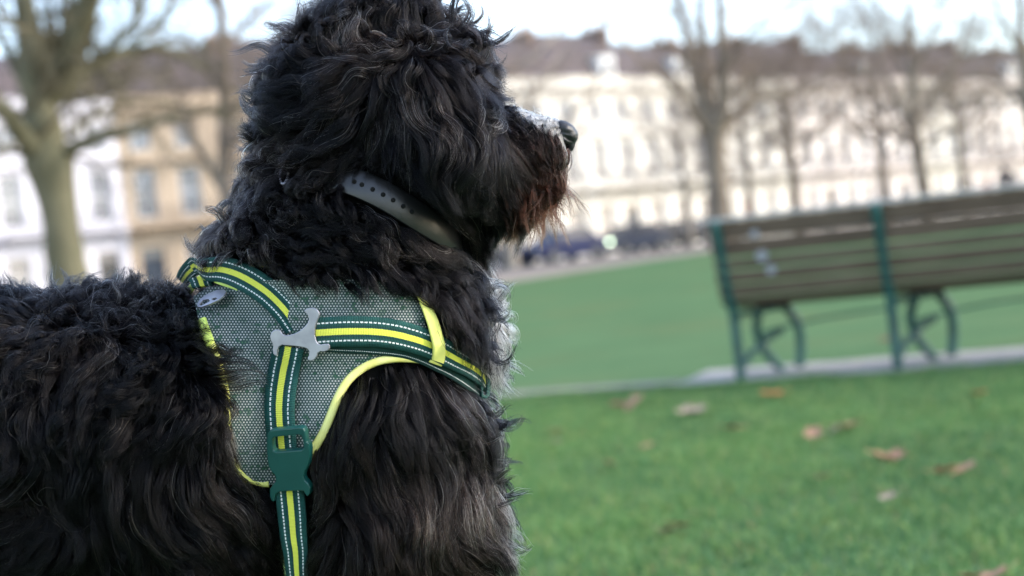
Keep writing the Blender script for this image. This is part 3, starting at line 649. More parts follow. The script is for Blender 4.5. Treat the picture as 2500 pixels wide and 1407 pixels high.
# skull, muzzle, cheeks, hanging ears, neck, chest, trunk
ell((925, 290, 0), (235, 215, 200), 10)
ell((1022, 240, 0), (108, 125, 130)); ell((1045, 160, 0), (86, 90, 110)); ell((785, 330, 0), (108, 115, 140))
cap((1150, 345, 0), (1325, 352, 0), 96, 62, 6, .85); cap((1325, 335, 0), (1362, 340, 0), 50, 40, 3, 1.0)
cap((1170, 430, 0), (1322, 424, 0), 66, 42, 5, .8)
ell((1050, 400, 0), (140, 120, 160))
for s in (-1, 1): ell((1035, 330, s * 160), (125, 185, 52), -14)
cap((910, 430, 0), (830, 700, 0), 205, 285, 6, .88)
ell((860, 800, 0), (310, 250, 265)); ell((850, 1020, 0), (318, 330, 270)); ell((1010, 900, 0), (150, 220, 170)); ell((960, 1240, 0), (215, 240, 230))
ell((600, 840, 0), (150, 160, 170)); ell((560, 960, 0), (250, 235, 262))
cap((500, 1190, 0), (-500, 1170, 0), 240, 250, 10, 1.0); cap((560, 1030, 0), (-500, 1040, 0), 255, 268, 10, 1.06); cap((300, 1020, 0), (-350, 1030, 0), 245, 245, 8, 1.18)
ell((-640, 1120, 0), (330, 310, 285))
def leg(p0, rs, ks):                       # chain that runs down to the lawn
    P = [np.array(p0, float)]
    for k in ks: P.append(P[-1] + WD * k[0] + np.array([k[1], -.11 * 0, 0]))
    for a, b, ra, rb in zip(P, P[1:], rs, rs[1:]): cap(tuple(a), tuple(b), ra, rb, 8)
    return P[-1]
org_w = loc2w(np.array([850., 1200., 0.])); 
def down_to_ground(p):
    q = loc2w(np.array(p, float)); return (q[2] - float(gz(q[0], q[1]))) / UU
for s in (-1, 1):
    p0 = (930, 1250, s * 130); h_ = down_to_ground(p0) - 42
    e = leg(p0, [130, 85, 62, 55], [(h_ * .34, -20), (h_ * .33, 25), (h_ * .33, 0)]); ell((e[0] + 30, e[1], e[2]), (80, 42, 58), 0)
    p0 = (-640, 1230, s * 150); h_ = down_to_ground(p0) - 42
    e = leg(p0, [210, 110, 62, 55], [(h_ * .30, 60), (h_ * .30, -150), (h_ * .40, 10)]); ell((e[0] + 35, e[1], e[2]), (82, 42, 58), 0)
cap((-900, 960, 0), (-1150, 640, 0), 60, 30, 6)
me = bpy.data.meshes.new('tmp'); bm.to_mesh(me); bm.free()
tmp = bpy.data.objects.new('tmp', me); COL.objects.link(tmp)
rm = tmp.modifiers.new('r', 'REMESH'); rm.mode = 'VOXEL'; rm.voxel_size = 15
sm = tmp.modifiers.new('s', 'SMOOTH'); sm.factor = .6; sm.iterations = 14
dg = bpy.context.evaluated_depsgraph_get(); ev = tmp.evaluated_get(dg); bme = bpy.data.meshes.new_from_object(ev)
bpy.data.objects.remove(tmp); bpy.data.meshes.remove(me)
nv = len(bme.vertices); BV = np.empty(nv * 3); bme.vertices.foreach_get('co', BV); BV = BV.reshape(-1, 3)
bme.calc_loop_triangles(); BT = np.empty(len(bme.loop_triangles) * 3, int); bme.loop_triangles.foreach_get('vertices', BT); BT = BT.reshape(-1, 3)
TREE = BVHTree.FromPolygons([Vector(v) for v in BV], BT.tolist())
FOOT = loc2w(np.array([930., 1250., 0.])); FOOT = np.array([FOOT[0], FOOT[1], float(gz(FOOT[0], FOOT[1]))])
M_hide = mat('dog_skin', (.003, .003, .003), .9, spec=.05)
bme.vertices.foreach_set('co', (loc2w(BV) - FOOT).ravel())
bme.flip_normals() if False else None
dog = empty('dog', FOOT, label='black curly coated dog with brown beard and white chest, wearing collar and harness', cat='dog')
body = link('body', bme, M_hide, dog, smooth=True)

def nearest(p):
    L = np.empty_like(p); N_ = np.empty_like(p)
    for i in range(len(p)):
        a, b, _, _ = TREE.find_nearest(Vector(p[i])); L[i] = a; N_[i] = b
    return L, N_
CAMV = Vector((1250, 703.5, DM / UU))
def surf(px, py):                          # skin point and outward normal seen at that pixel
    tgt = Vector((px, py, 0)); d = (tgt - CAMV).normalized()
    a, n_, _, _ = TREE.ray_cast(CAMV, d)
    if a is None:
        a, n_, _, _ = TREE.find_nearest(tgt)
    return np.array(a), np.array(n_)
tst = surf(850, 900); SG = 1.0 if tst[1][2] > 0 else -1.0
print('surf test', tst, 'verts', nv)

# nose, mouth, eyes
M_nose = noisy('nose_leather', (.010, .010, .012), (.028, .028, .034), 420, .42, bump=.7, bd=.0012)
M_lip = mat('lip', (.08, .035, .03), .45); M_eye = mat('eye', (.02, .012, .008), .05, spec=1)
def lobj(mb, name, m, parent, org=FOOT, smooth=True, bevel=0, sub=0):
    vv = loc2w(np.array(mb.v)) - org; mb.v = [tuple(q) for q in vv]
    o = mb.build(name, m, parent, smooth=smooth)
    # local frame is left handed with respect to y: keep the faces facing outward
    if bevel: b = o.modifiers.new('b', 'BEVEL'); b.width = bevel; b.segments = 3; b.limit_method = 'ANGLE'
    if sub: b = o.modifiers.new('d', 'SUBSURF'); b.levels = sub; b.render_levels = sub
    return o
bmn = bmesh.new()
def nell(c, r, rot=0): bmesh.ops.create_icosphere(bmn, subdivisions=3, radius=1, matrix=Matrix.Translation(c) @ Matrix.Rotation(math.radians(rot), 4, 'Z') @ Matrix.Diagonal((*r, 1)))
nell((1378, 318, 0), (34, 21, 40), 28); nell((1390, 333, 0), (22, 24, 34), 20); nell((1376, 336, 22), (22, 15, 16), 30); nell((1376, 336, -22), (22, 15, 16), 30); nell((1396, 352, 0), (9, 20, 12), 10)
me = bpy.data.meshes.new('nose'); bmn.to_mesh(me); bmn.free(); tmp = bpy.data.objects.new('tmp', me); COL.objects.link(tmp)
rm = tmp.modifiers.new('r', 'REMESH'); rm.mode = 'VOXEL'; rm.voxel_size = 2.2; sm = tmp.modifiers.new('s', 'SMOOTH'); sm.factor = .6; sm.iterations = 8
nme = bpy.data.meshes.new_from_object(tmp.evaluated_get(bpy.context.evaluated_depsgraph_get())); bpy.data.objects.remove(tmp)
q = np.empty(len(nme.vertices) * 3); nme.vertices.foreach_get('co', q); q = q.reshape(-1, 3)
for s in (-1, 1):                          # nostril slits pressed into the leather
    d_ = np.sqrt(((q[:, 0] - 1388) / 13) ** 2 + ((q[:, 1] - 343 - (q[:, 0] - 1388) * .45) / 4.5) ** 2 + ((q[:, 2] - s * 30) / 16) ** 2)
    q[:, 2] -= s * 11 * np.exp(-d_ ** 2)
nme.vertices.foreach_set('co', (loc2w(q) - FOOT).ravel()); nose = link('nose', nme, M_nose, dog, smooth=True)
mo = MB(); mo.tube([(1380, 366, 14), (1385, 377, 8), (1384, 385, 0), (1385, 377, -8), (1380, 366, -14)], [6, 7, 7, 7, 6], 10); lobj(mo, 'mouth', M_lip, dog)
for s in (-1, 1):
    eb = MB(); eb.sphere((1196, 285, s * 108), 17); lobj(eb, 'eye', M_eye, dog)
#@@HARNESS
def cr(P, m):                              # Catmull-Rom resampling
    P = np.array(P, float); k = len(P); q = np.linspace(0, k - 1, m); out = []
    for t_ in q:
        i = min(int(t_), k - 2); f_ = t_ - i; a, b, c, d = P[max(i - 1, 0)], P[i], P[i + 1], P[min(i + 2, k - 1)]
        out.append(.5 * (2 * b + (c - a) * f_ + (2 * a - 5 * b + 4 * c - d) * f_ * f_ + (3 * b - a - 3 * c + d) * f_ ** 3))
    return np.array(out)
HORG = loc2w(surf(720, 900)[0]); HORG = np.array([HORG[0], HORG[1], HORG[2]])
hroot = empty('dog_harness', HORG, label='green and yellow mesh harness buckled round the dog, with bone shaped metal plate', cat='dog harness')
def smooth_rows(A, it=3):
    A = A.copy()
    for _ in range(it):
        A[1:-1] = .5 * A[1:-1] + .25 * (A[2:] + A[:-2]); 
    return A
def ribbon(C, Wd, lift, th=5, m=60, name='strap', m_=None, parent=None, org=HORG, nz=7, zs=None, seam=0):
    """webbing laid over the coat: C [(px,py)], Wd widths in px, lift above the skin; UV x in units of strap width, y across"""
    C = cr(C, m); Wv = np.interp(np.linspace(0, 1, m), np.linspace(0, 1, len(Wd)), Wd) if not np.isscalar(Wd) else np.full(m, Wd)
    T = np.gradient(C, axis=0); T /= np.linalg.norm(T, axis=1)[:, None]; Nn = np.stack([-T[:, 1], T[:, 0]], -1)
    ctr = np.zeros((m, 3)); nr = np.zeros((m, 3)); edges = np.zeros((m, nz, 3))
    for i in range(m):
        for j in range(nz):
            pxy = C[i] + Nn[i] * Wv[i] * (j / (nz - 1) - .5); a, n_ = surf(*pxy); n_ = n_ * SG; edges[i, j] = a; nr[i] += n_
    nr /= np.linalg.norm(nr, axis=1)[:, None]
    if zs is not None:
        zz = np.interp(np.linspace(0, 1, m), np.linspace(0, 1, len(zs)), zs)
        for i in range(m):
            for j in range(nz):
                pxy = C[i] + Nn[i] * Wv[i] * (j / (nz - 1) - .5); kk = 1 - zz[i] * UU / DM
                edges[i, j] = (1250 + (pxy[0] - 1250) * kk, 703.5 + (pxy[1] - 703.5) * kk, zz[i])
    for _ in range(4): edges[1:-1] = .5 * edges[1:-1] + .25 * (edges[2:] + edges[:-2]); nr[1:-1] = .5 * nr[1:-1] + .25 * (nr[2:] + nr[:-2])
    for _ in range(2): edges[:, 1:-1] = .4 * edges[:, 1:-1] + .3 * (edges[:, 2:] + edges[:, :-2])
    nr /= np.linalg.norm(nr, axis=1)[:, None]
    lf = np.interp(np.linspace(0, 1, m), np.linspace(0, 1, len(lift)), lift) if not np.isscalar(lift) else np.full(m, lift)
    mb = MB(); s_ = np.concatenate([[0], np.cumsum(np.linalg.norm(np.diff(edges[:, nz // 2], axis=0), axis=1))]) / np.mean(Wv)
    top = edges + nr[:, None] * (lf[:, None, None] + th); bot = edges + nr[:, None] * lf[:, None, None]
    vs = []; uv = []
    for i in range(m):
        for j in range(nz): vs.append(top[i, j]); uv.append((s_[i] + .001, j / (nz - 1)))
    for i in range(m):
        for j in range(nz): vs.append(bot[i, j]); uv.append((s_[i] + .001, j / (nz - 1)))
    K = m * nz; fs = []
    for i in range(m - 1):
        for j in range(nz - 1):
            a = i * nz + j; fs.append((a, a + 1, a + nz + 1, a + nz)); fs.append((K + a, K + a + nz, K + a + nz + 1, K + a + 1))
        for j, e in ((0, 1), (nz - 1, -1)):
            a = i * nz + j; fs.append((a, a + nz, K + a + nz, K + a)[::e])
    for i, e in ((0, 1), (m - 1, -1)):
        for j in range(nz - 1): a = i * nz + j; fs.append((a, K + a, K + a + 1, a + 1)[::e])
    mb.add(vs, fs, uv); o = lobj(mb, name, m_, parent, org=org, smooth=True); return o, edges, nr
# webbing: ribbed green polyester, a yellow band and two stitched white lines
def web_mat(name, gcol=(.006, .058, .050), ycol=(.84, .84, .10)):
    m = mat(name, gcol, .75, spec=.3); t = NT(m); u = t.sep(t.uv()); x, y = u[0], u[1]
    rib = t.math('SINE', t.math('MULTIPLY', x, 118)); ribh = t.mapr(rib, -1, 1)
    wob = t.math('MULTIPLY', t.math('SUBTRACT', t.noise(9, 2, t.scalev(t.uv(), (4, 1, 1))), .5), .03)
    y2 = t.math('ADD', t.math('ADD', y, wob), t.math('MULTIPLY', rib, .006))
    cross = t.math('SINE', t.math('MULTIPLY', y, 120)); hh = t.math('ADD', t.math('MULTIPLY', ribh, .8), t.math('MULTIPLY', cross, .15))
    def band(c, w_): return t.math('LESS_THAN', t.math('ABSOLUTE', t.math('SUBTRACT', y2, c)), w_)
    dash = t.math('GREATER_THAN', t.math('SINE', t.math('MULTIPLY', x, 46)), -.55)
    g = t.mix(ribh, tuple(c * .42 for c in gcol), tuple(c * 1.25 for c in gcol)); g = t.mix(t.mapr(t.noise(3, 4, t.uv()), .3, .7, 0, .5), g, tuple(c * 1.6 for c in gcol))
    dark = t.math('MAXIMUM', band(.34, .03), band(.66, .03)); g = t.mix(t.math('MULTIPLY', dark, .45), g, (.002, .02, .018))
    g = t.mix(band(.5, .105), g, t.mix(t.mapr(ribh, 0, 1, 0, .35), tuple(c * .8 for c in ycol), ycol))
    st = t.math('MULTIPLY', t.math('MAXIMUM', band(.2, .024), band(.8, .024)), dash)
    g = t.mix(st, g, (.72, .74, .72)); t.col(g); t.bump(hh, .8, .0006); return m
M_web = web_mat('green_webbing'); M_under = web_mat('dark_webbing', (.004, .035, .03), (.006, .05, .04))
M_yel = mat('yellow_binding', (.80, .78, .20), .6); t = NT(M_yel); u_ = t.sep(t.uv()); rb = t.math('SINE', t.math('MULTIPLY', u_[0], 150)); t.col(t.mix(t.mapr(rb, -1, 1, 0, .5), (.80, .80, .22), (.68, .68, .13))); t.bump(rb, .4, .0004)
M_pipe = mat('yellow_piping', (.80, .76, .26), .6); t = NT(M_pipe); t.col(t.mix(t.mapr(t.noise(60, 3, t.obj()), .3, .7), (.82, .79, .30), (.74, .68, .17)))
M_lime = mat('lime_binding', (.66, .80, .16), .6)
M_mesh = mat('spacer_mesh', (.02, .08, .07), .8); t = NT(M_mesh); uv = t.uv()
sc_ = 1.0
u = t.sep(uv); row = t.math('FLOOR', t.math('DIVIDE', u[1], .00245))
xo = t.math('ADD', u[0], t.math('MULTIPLY', t.math('MODULO', row, 2.0), .00150))
fx = t.math('SUBTRACT', t.math('FRACT', t.math('DIVIDE', xo, .0030)), .5); fy = t.math('SUBTRACT', t.math('FRACT', t.math('DIVIDE', u[1], .00245)), .5)
rr_ = t.math('SQRT', t.math('ADD', t.math('MULTIPLY', fx, fx), t.math('MULTIPLY', t.math('MULTIPLY', fy, fy), .75)))
dot = t.mapr(rr_, .33, .20)
blot = t.mapr(t.noise(150, 2, uv, .6), .54, .60); nf = t.noise(22, 3, uv); blot = t.math('MULTIPLY', blot, t.mapr(nf, .40, .55))
dot_col = t.mix(blot, (.42, .42, .40), (.05, .13, .06)); t.col(t.mix(dot, t.mix(blot, (.022, .050, .045), (.010, .045, .035)), dot_col))  # mesh pattern: pale grey dots, green where blotched, dark green between
t.bump(dot, .5, .0005)
M_steel = noisy('brushed_steel', (.30, .29, .33), (.40, .39, .43), 60, .40, metal=.8)
M_buck = noisy('green_buckle_plastic', (.004, .056, .050), (.006, .066, .058), 40, .38, bump=.03, bd=.001)
# mesh panel between its two outlines
Lp = [(478, 712), (484, 770), (500, 830), (530, 900), (552, 980), (556, 1070), (562, 1115), (590, 1152), (640, 1172)]
Rp = [(1008, 700), (1020, 745), (1036, 810), (1062, 872), (960, 872), (880, 897), (835, 945), (800, 1025), (755, 1110)]
PM = 46; L2 = cr(Lp, PM); R2 = cr(Rp, PM); nj = 60; edge = np.zeros((PM, nj, 3)); enr = np.zeros((PM, nj, 3))
for i in range(PM):
    for j in range(nj):
        p = L2[i] + (R2[i] - L2[i]) * j / (nj - 1); sag = math.sin(math.pi * j / (nj - 1))
        a, n_ = surf(p[0], p[1] + (30 * sag * i / PM if i > PM * .6 else -25 * sag * (1 - i / PM) if i < PM * .4 else 0)); edge[i, j] = a; enr[i, j] = n_ * SG
xx_, yy2 = edge[..., 0], edge[..., 1]
edge += enr * (2.2 * np.sin((xx_ * .9 + yy2 * .5) / 23 + 1.5 * np.sin(yy2 / 41)) + 2.0 * np.sin((xx_ * .4 - yy2) / 31 + np.sin(xx_ / 37)))[..., None]
# extra row over the withers and under the neck fur
mbp = MB(); top_ = edge + enr * 12; bot_ = edge + enr * 5
vs = [top_[i, j] for i in range(PM) for j in range(nj)]; 
W3 = loc2w(top_); du = np.concatenate([np.zeros((PM, 1)), np.cumsum(np.linalg.norm(np.diff(W3, axis=1), axis=2), axis=1)], 1)
pl_ = scr(top_) * UU
uvs = [(float(pl_[i, j, 0]) + 1, float(-pl_[i, j, 1]) + 1) for i in range(PM) for j in range(nj)]
mbp.add(vs + [bot_[i, j] for i in range(PM) for j in range(nj)],
        [(i * nj + j, i * nj + j + 1, (i + 1) * nj + j + 1, (i + 1) * nj + j) for i in range(PM - 1) for j in range(nj - 1)] +
        [(PM * nj + i * nj + j, PM * nj + (i + 1) * nj + j, PM * nj + (i + 1) * nj + j + 1, PM * nj + i * nj + j + 1) for i in range(PM - 1) for j in range(nj - 1)], uvs * 2)
panel = lobj(mbp, 'mesh_panel', M_mesh, hroot, org=HORG)
def onskin(pts, lift, m=60):
    C = cr(pts, m); out = []
    for x, y in C:
        a, n_ = surf(x, y); out.append(a + n_ * SG * lift)
    out = np.array(out); return smooth_rows(out, 4)
def piping(pts, r, m_, name='piping', lift=12, m=70, flat=.6):
    P = onskin(pts, lift, m); mb = MB(); mb.tube(P, r, 8, flat=flat, up=(0.02, 0.03, 1)); return lobj(mb, name, m_, hroot, org=HORG)
piping([(1064, 884), (1030, 876), (985, 871), (940, 874), (895, 890), (855, 925), (828, 968), (808, 1018), (787, 1065), (757, 1110), (735, 1140)], [9, 10, 10, 10, 10, 10, 10, 10, 10, 9, 8][0] + 1, M_pipe)
piping([(497, 790), (512, 830), (532, 880), (548, 940), (556, 1010), (553, 1085), (566, 1125), (592, 1156), (622, 1170), (660, 1175)], 8, M_yel)
piping([(496, 795), (504, 818), (516, 848)], [12] * 70, M_lime, 'piping', 16)
# straps
ribbon([(735, 800), (705, 755), (668, 712), (620, 678), (580, 664), (548, 668)], [62, 64, 66, 66, 62, 56], [20, 22, 26, 34, 40, 44], name='strap', m_=M_web, parent=hroot, zs=[232, 226, 205, 165, 125, 95])
ribbon([(548, 668), (515, 680), (488, 700), (462, 728)], [56, 46, 38, 30], 44, name='strap', m_=M_web, parent=hroot, zs=[95, 60, 20, -60])
ribbon([(668, 762), (644, 732), (606, 706), (568, 692), (532, 688), (498, 700), (468, 728)], [16, 18, 18, 17, 15, 13, 12], [8, 10, 12, 16, 18, 18, 14], name='lining', m_=M_lime, parent=hroot, zs=[212, 200, 172, 140, 108, 62, -40])
ribbon([(775, 812), (860, 808), (940, 812), (1010, 828), (1060, 850), (1120, 888), (1180, 942)], [74, 74, 72, 68, 62, 54, 44], 22, th=6, name='strap', m_=M_web, parent=hroot)
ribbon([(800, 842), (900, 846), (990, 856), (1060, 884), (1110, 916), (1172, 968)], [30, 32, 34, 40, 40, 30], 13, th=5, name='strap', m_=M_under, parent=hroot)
ribbon([(717, 842), (708, 890), (699, 940), (694, 990), (696, 1040), (702, 1105)], [74, 74, 74, 72, 70, 70], 22, th=6, name='strap', m_=M_web, parent=hroot)
zb = surf(709, 1195)[0][2] + 30
ribbon([(709, 1195), (715, 1260), (720, 1330), (727, 1400), (740, 1490), (756, 1580)], [70, 68, 62, 52, 50, 50], 0, th=6, name='strap', m_=M_web, parent=hroot, zs=[zb, zb + 2, zb - 4, zb - 18, zb - 45, zb - 90])
ribbon([(1010, 702), (1024, 742), (1038, 790), (1049, 835), (1053, 868), (1048, 884)], [20, 24, 27, 29, 31, 30], [16, 22, 33, 36, 26, 20], th=4, name='loop', m_=M_yel, parent=hroot)
ribbon([(520, 706), (522, 716), (524, 728)], [52, 52, 50], 40, name='ring_loop', m_=M_web, parent=hroot, zs=[60, 60, 60])
# flat pieces cut from outlines, laid on the coat
def plate(outline, name, m_, lift, th, hole=None, parent=None, bevel=.0006, cz=None, org=HORG, extra=None, face=0):
    O = np.array(outline, float); c = O.mean(0); a, n_ = surf(*c)
    N_ = np.zeros(3)
    for dx in (-30, 0, 30):
        for dy in (-30, 0, 30): N_ += surf(c[0] + dx, c[1] + dy)[1] * SG
    N_ /= np.linalg.norm(N_); N_ = N_ + np.array([0, 0, face]); N_ /= np.linalg.norm(N_); P0 = a + N_ * (lift + th)
    if cz is not None: P0 = np.array([1250 + (c[0] - 1250) * (1 - cz * UU / DM), 703.5 + (c[1] - 703.5) * (1 - cz * UU / DM), cz])
    cv = np.array(CAMV)
    def onpl(q, off=0):
        out = []
        for x, y in q:
            d = np.array([x, y, 0.]) - cv; s = ((P0 + N_ * off - cv) @ N_) / (d @ N_); out.append(cv + d * s)
        return np.array(out)
    b = bmesh.new(); loops = [O] + ([np.array(h, float) for h in hole] if hole else [])
    eds = []
    for lp in loops:
        vv = [b.verts.new(v) for v in onpl(lp)]
        eds += [b.edges.new((vv[k], vv[(k + 1) % len(vv)])) for k in range(len(vv))]
    r = bmesh.ops.triangle_fill(b, edges=eds, use_beauty=True, use_dissolve=True)
    fs = list(b.faces)
    for f in fs:
        f.normal_update()
        if Vector(f.normal).dot(Vector(N_)) < 0: f.normal_flip()
    ex = bmesh.ops.extrude_face_region(b, geom=fs); bmesh.ops.translate(b, verts=[v for v in ex['geom'] if isinstance(v, bmesh.types.BMVert)], vec=Vector(-N_ * th))
    bmesh.ops.recalc_face_normals(b, faces=b.faces)
    for v in b.verts: v.co = Vector(loc2w(np.array(v.co)) - org)
    bmesh.ops.recalc_face_normals(b, faces=b.faces)
    me = bpy.data.meshes.new(name); b.to_mesh(me); b.free(); o = link(name, me, m_, parent or hroot)
    if bevel: bb = o.modifiers.new('b', 'BEVEL'); bb.width = bevel; bb.segments = 3; bb.limit_method = 'ANGLE'; bb.angle_limit = math.radians(50)
    return o
k_ = 1 / 2.1988
def c2(L): return [(440 + x * k_, 600 + y * k_) for x, y in L]
bone = c2([(663, 352), (675, 340), (692, 334), (715, 333), (733, 342), (746, 360), (747, 374), (742, 388), (736, 400), (728, 420), (722, 450), (721, 480), (727, 508), (738, 526), (752, 532), (770, 528), (792, 527), (801, 536), (801, 552), (790, 564), (772, 570), (752, 568), (738, 578), (733, 595), (722, 610), (706, 618), (688, 617), (682, 606), (690, 592), (692, 572), (684, 556), (668, 548), (620, 540), (570, 536), (545, 534), (530, 544), (522, 562), (520, 590), (508, 592), (498, 580), (495, 560), (498, 540), (494, 525), (484, 508), (482, 486), (488, 466), (502, 454), (520, 450), (536, 456), (546, 472), (560, 482), (590, 480), (618, 470), (645, 455), (668, 435), (684, 415), (690, 398), (688, 380), (676, 366)])
plate(bone, 'bone_plate', M_steel, 26, 6)
bk = [(652, 1062), (656, 1054), (664, 1050), (730, 1044), (740, 1046), (744, 1054), (748, 1080), (754, 1084), (756, 1100), (755, 1120), (752, 1136), (747, 1146), (743, 1154), (741, 1164), (744, 1174), (752, 1182), (757, 1192), (756, 1206), (750, 1214), (744, 1206), (740, 1199), (700, 1200), (680, 1202), (672, 1208), (669, 1226), (662, 1224), (658, 1212), (658, 1196), (664, 1186), (672, 1176), (673, 1166), (668, 1158), (660, 1150), (655, 1138), (652, 1120), (650, 1090)]
win = [(664, 1074), (669, 1068), (728, 1062), (736, 1065), (740, 1080), (741, 1094), (736, 1099), (674, 1104), (667, 1101), (664, 1088)]
bkl = plate(bk, 'buckle', M_buck, 26, 20, hole=[win], bevel=.0022)
ridge = [(650, 1104), (756, 1099), (756.5, 1103), (650.5, 1108)]
plate(ridge, 'buckle_seam', mat('dark_groove', (.004, .03, .026), .6), 46, .6, parent=bkl, bevel=0).location = -bkl.location
sl_ = [(1177, 884), (1186, 882), (1194, 890), (1198, 930), (1196, 968), (1188, 974), (1176, 970), (1174, 930)]
plate(sl_, 'slider', M_buck, 46, 10, hole=[[(1181, 892), (1187, 892), (1191, 930), (1188, 964), (1181, 964), (1179, 930)]], bevel=.0008, face=1.6)
rg_ = [(480, 742), (488, 730), (505, 718), (528, 708), (546, 706), (552, 711), (546, 722), (530, 734), (508, 744), (490, 750), (481, 750)]
plate(rg_, 'lead_ring', M_steel, 20, 5, hole=[[(486, 742), (494, 733), (508, 730), (512, 735), (500, 742), (490, 746)], [(518, 728), (526, 726), (530, 729), (524, 733), (518, 733)]], cz=165)
# far side of the harness: the girth and chest straps carried round the body
def far_path(pts, w_, name):
    P = []
    for x, y in pts:
        o_ = Vector((x, y, -900)); a, n_, _, _ = TREE.ray_cast(o_, Vector((0, 0, 1)))
        if a is None: a, n_, _, _ = TREE.find_nearest(Vector((x, y, -100)))
        P.append((np.array(a), np.array(n_) * SG))
    A = cr([p for p, _ in P], 30); Nn = cr([n for _, n in P], 30); Nn /= np.linalg.norm(Nn, axis=1)[:, None]; T = np.gradient(A, axis=0); T /= np.linalg.norm(T, axis=1)[:, None]; B = np.cross(T, Nn)
    mb = MB(); vs = []; uv = []
    for i in range(30):
        for j in range(3): vs.append(A[i] + B[i] * w_ * (j / 2 - .5) + Nn[i] * 24); uv.append((i * .5 + .01, j / 2))
    mb.add(vs, [(i * 3 + j, i * 3 + j + 1, i * 3 + j + 4, i * 3 + j + 3) for i in range(29) for j in range(2)], uv)
    o = lobj(mb, name, M_web, hroot, org=HORG); so = o.modifiers.new('t', 'SOLIDIFY'); so.thickness = .0018
far_path([(756, 1500), (740, 1350), (720, 1200), (700, 1050), (700, 900), (640, 780)], 70, 'strap')
far_path([(1190, 950), (1120, 890), (1000, 820), (860, 800), (740, 790)], 70, 'strap')

# collar
M_leather = mat('black_leather', (.008, .008, .009), .33, spec=.62); t = NT(M_leather); nn = t.noise(90, 5, t.obj()); t.bump(nn, .35, .0008)
t.t.links.new(t.mapr(t.noise(14, 4, t.obj()), .3, .7, .24, .42), t.b.inputs['Roughness'])
CORG = loc2w(surf(950, 490)[0]); croot = empty('dog_collar', CORG, label='black leather collar with punched holes round the dog neck', cat='dog collar')
near_c = [(690, 432), (740, 425), (800, 432), (860, 450), (920, 476), (980, 511), (1040, 553), (1075, 578), (1100, 592)]
Cc = cr(near_c, 40); pts = []
for x, y in Cc:
    a, n_ = surf(x, y); pts.append((a, n_ * SG))
A0 = smooth_rows(np.array([p for p, _ in pts]), 6); N0 = smooth_rows(np.array([n for _, n in pts]), 6)
fx_ = A0[::-1].copy(); fx_[:, 2] *= -1; fn_ = N0[::-1].copy(); fn_[:, 2] *= -1
def bridge(a, b, na, nb, bulge):
    out = []; on = []
    for k in range(1, 8):
        t_ = k / 8; m0 = a * (1 - t_) + b * t_; d = na + nb; d[2] = 0; d /= np.linalg.norm(d) + 1e-9; out.append(m0 + d * bulge * math.sin(math.pi * t_)); nn_ = na * (1 - t_) + nb * t_ + d * .8 * math.sin(math.pi * t_); on.append(nn_ / np.linalg.norm(nn_))
    return np.array(out), np.array(on)
b1, bn1 = bridge(A0[-1], fx_[0], N0[-1], fn_[0], 8); b2, bn2 = bridge(fx_[-1], A0[0], fn_[-1], N0[0], 60)
LOOP = np.concatenate([A0, b1, fx_, b2]); LN = np.concatenate([N0, bn1, fn_, bn2]); LN /= np.linalg.norm(LN, axis=1)[:, None]
LOOP += LN * np.interp(LOOP[:, 0], [700, 850, 1060, 1120], [8, 20, 22, 12])[:, None]
T = np.roll(LOOP, -1, 0) - np.roll(LOOP, 1, 0); T /= np.linalg.norm(T, axis=1)[:, None]; Bv = np.cross(LN, T); Bv /= np.linalg.norm(Bv, axis=1)[:, None]
mb = MB(); K = len(LOOP); prof_ = [(-34, 0), (-33.5, 4), (-31, 5.5), (0, 6), (31, 5.5), (33.5, 4), (34, 0), (32, -2), (-32, -2)]
mb.add([LOOP[i] + Bv[i] * a + LN[i] * b for i in range(K) for a, b in prof_], [(i * 9 + j, i * 9 + (j + 1) % 9, ((i + 1) % K) * 9 + (j + 1) % 9, ((i + 1) % K) * 9 + j) for i in range(K) for j in range(9)])
lobj(mb, 'band', M_leather, croot, org=CORG)
M_hole = mat('punched_hole', (.003, .003, .003), 1)
for hx, hy in [(862, 455), (880, 462), (906, 471), (931, 483), (956, 494), (981, 507), (1003, 519)]:
    j = int(np.argmin(((scr(LOOP[:40]) - (hx, hy)) ** 2).sum(1))); kz = 1 - LOOP[j][2] * UU / DM; c = LOOP[j] + T[j] * ((np.array([hx, hy]) - scr(LOOP[j])) @ T[j][:2]) + LN[j] * 6.6
    m_ = MB(); m_.tube([c, c + LN[j] * .9], 5.5, 14); lobj(m_, 'hole', M_hole, croot, org=CORG)
m_ = MB(); rgp = [(722 + 9 * math.cos(a), 440 + 24 * math.sin(a), 175 + 20 * math.sin(a)) for a in np.linspace(0, 2 * math.pi, 24)]; m_.tube(rgp, 3.2, 8); lobj(m_, 'ring', M_steel, croot, org=CORG)
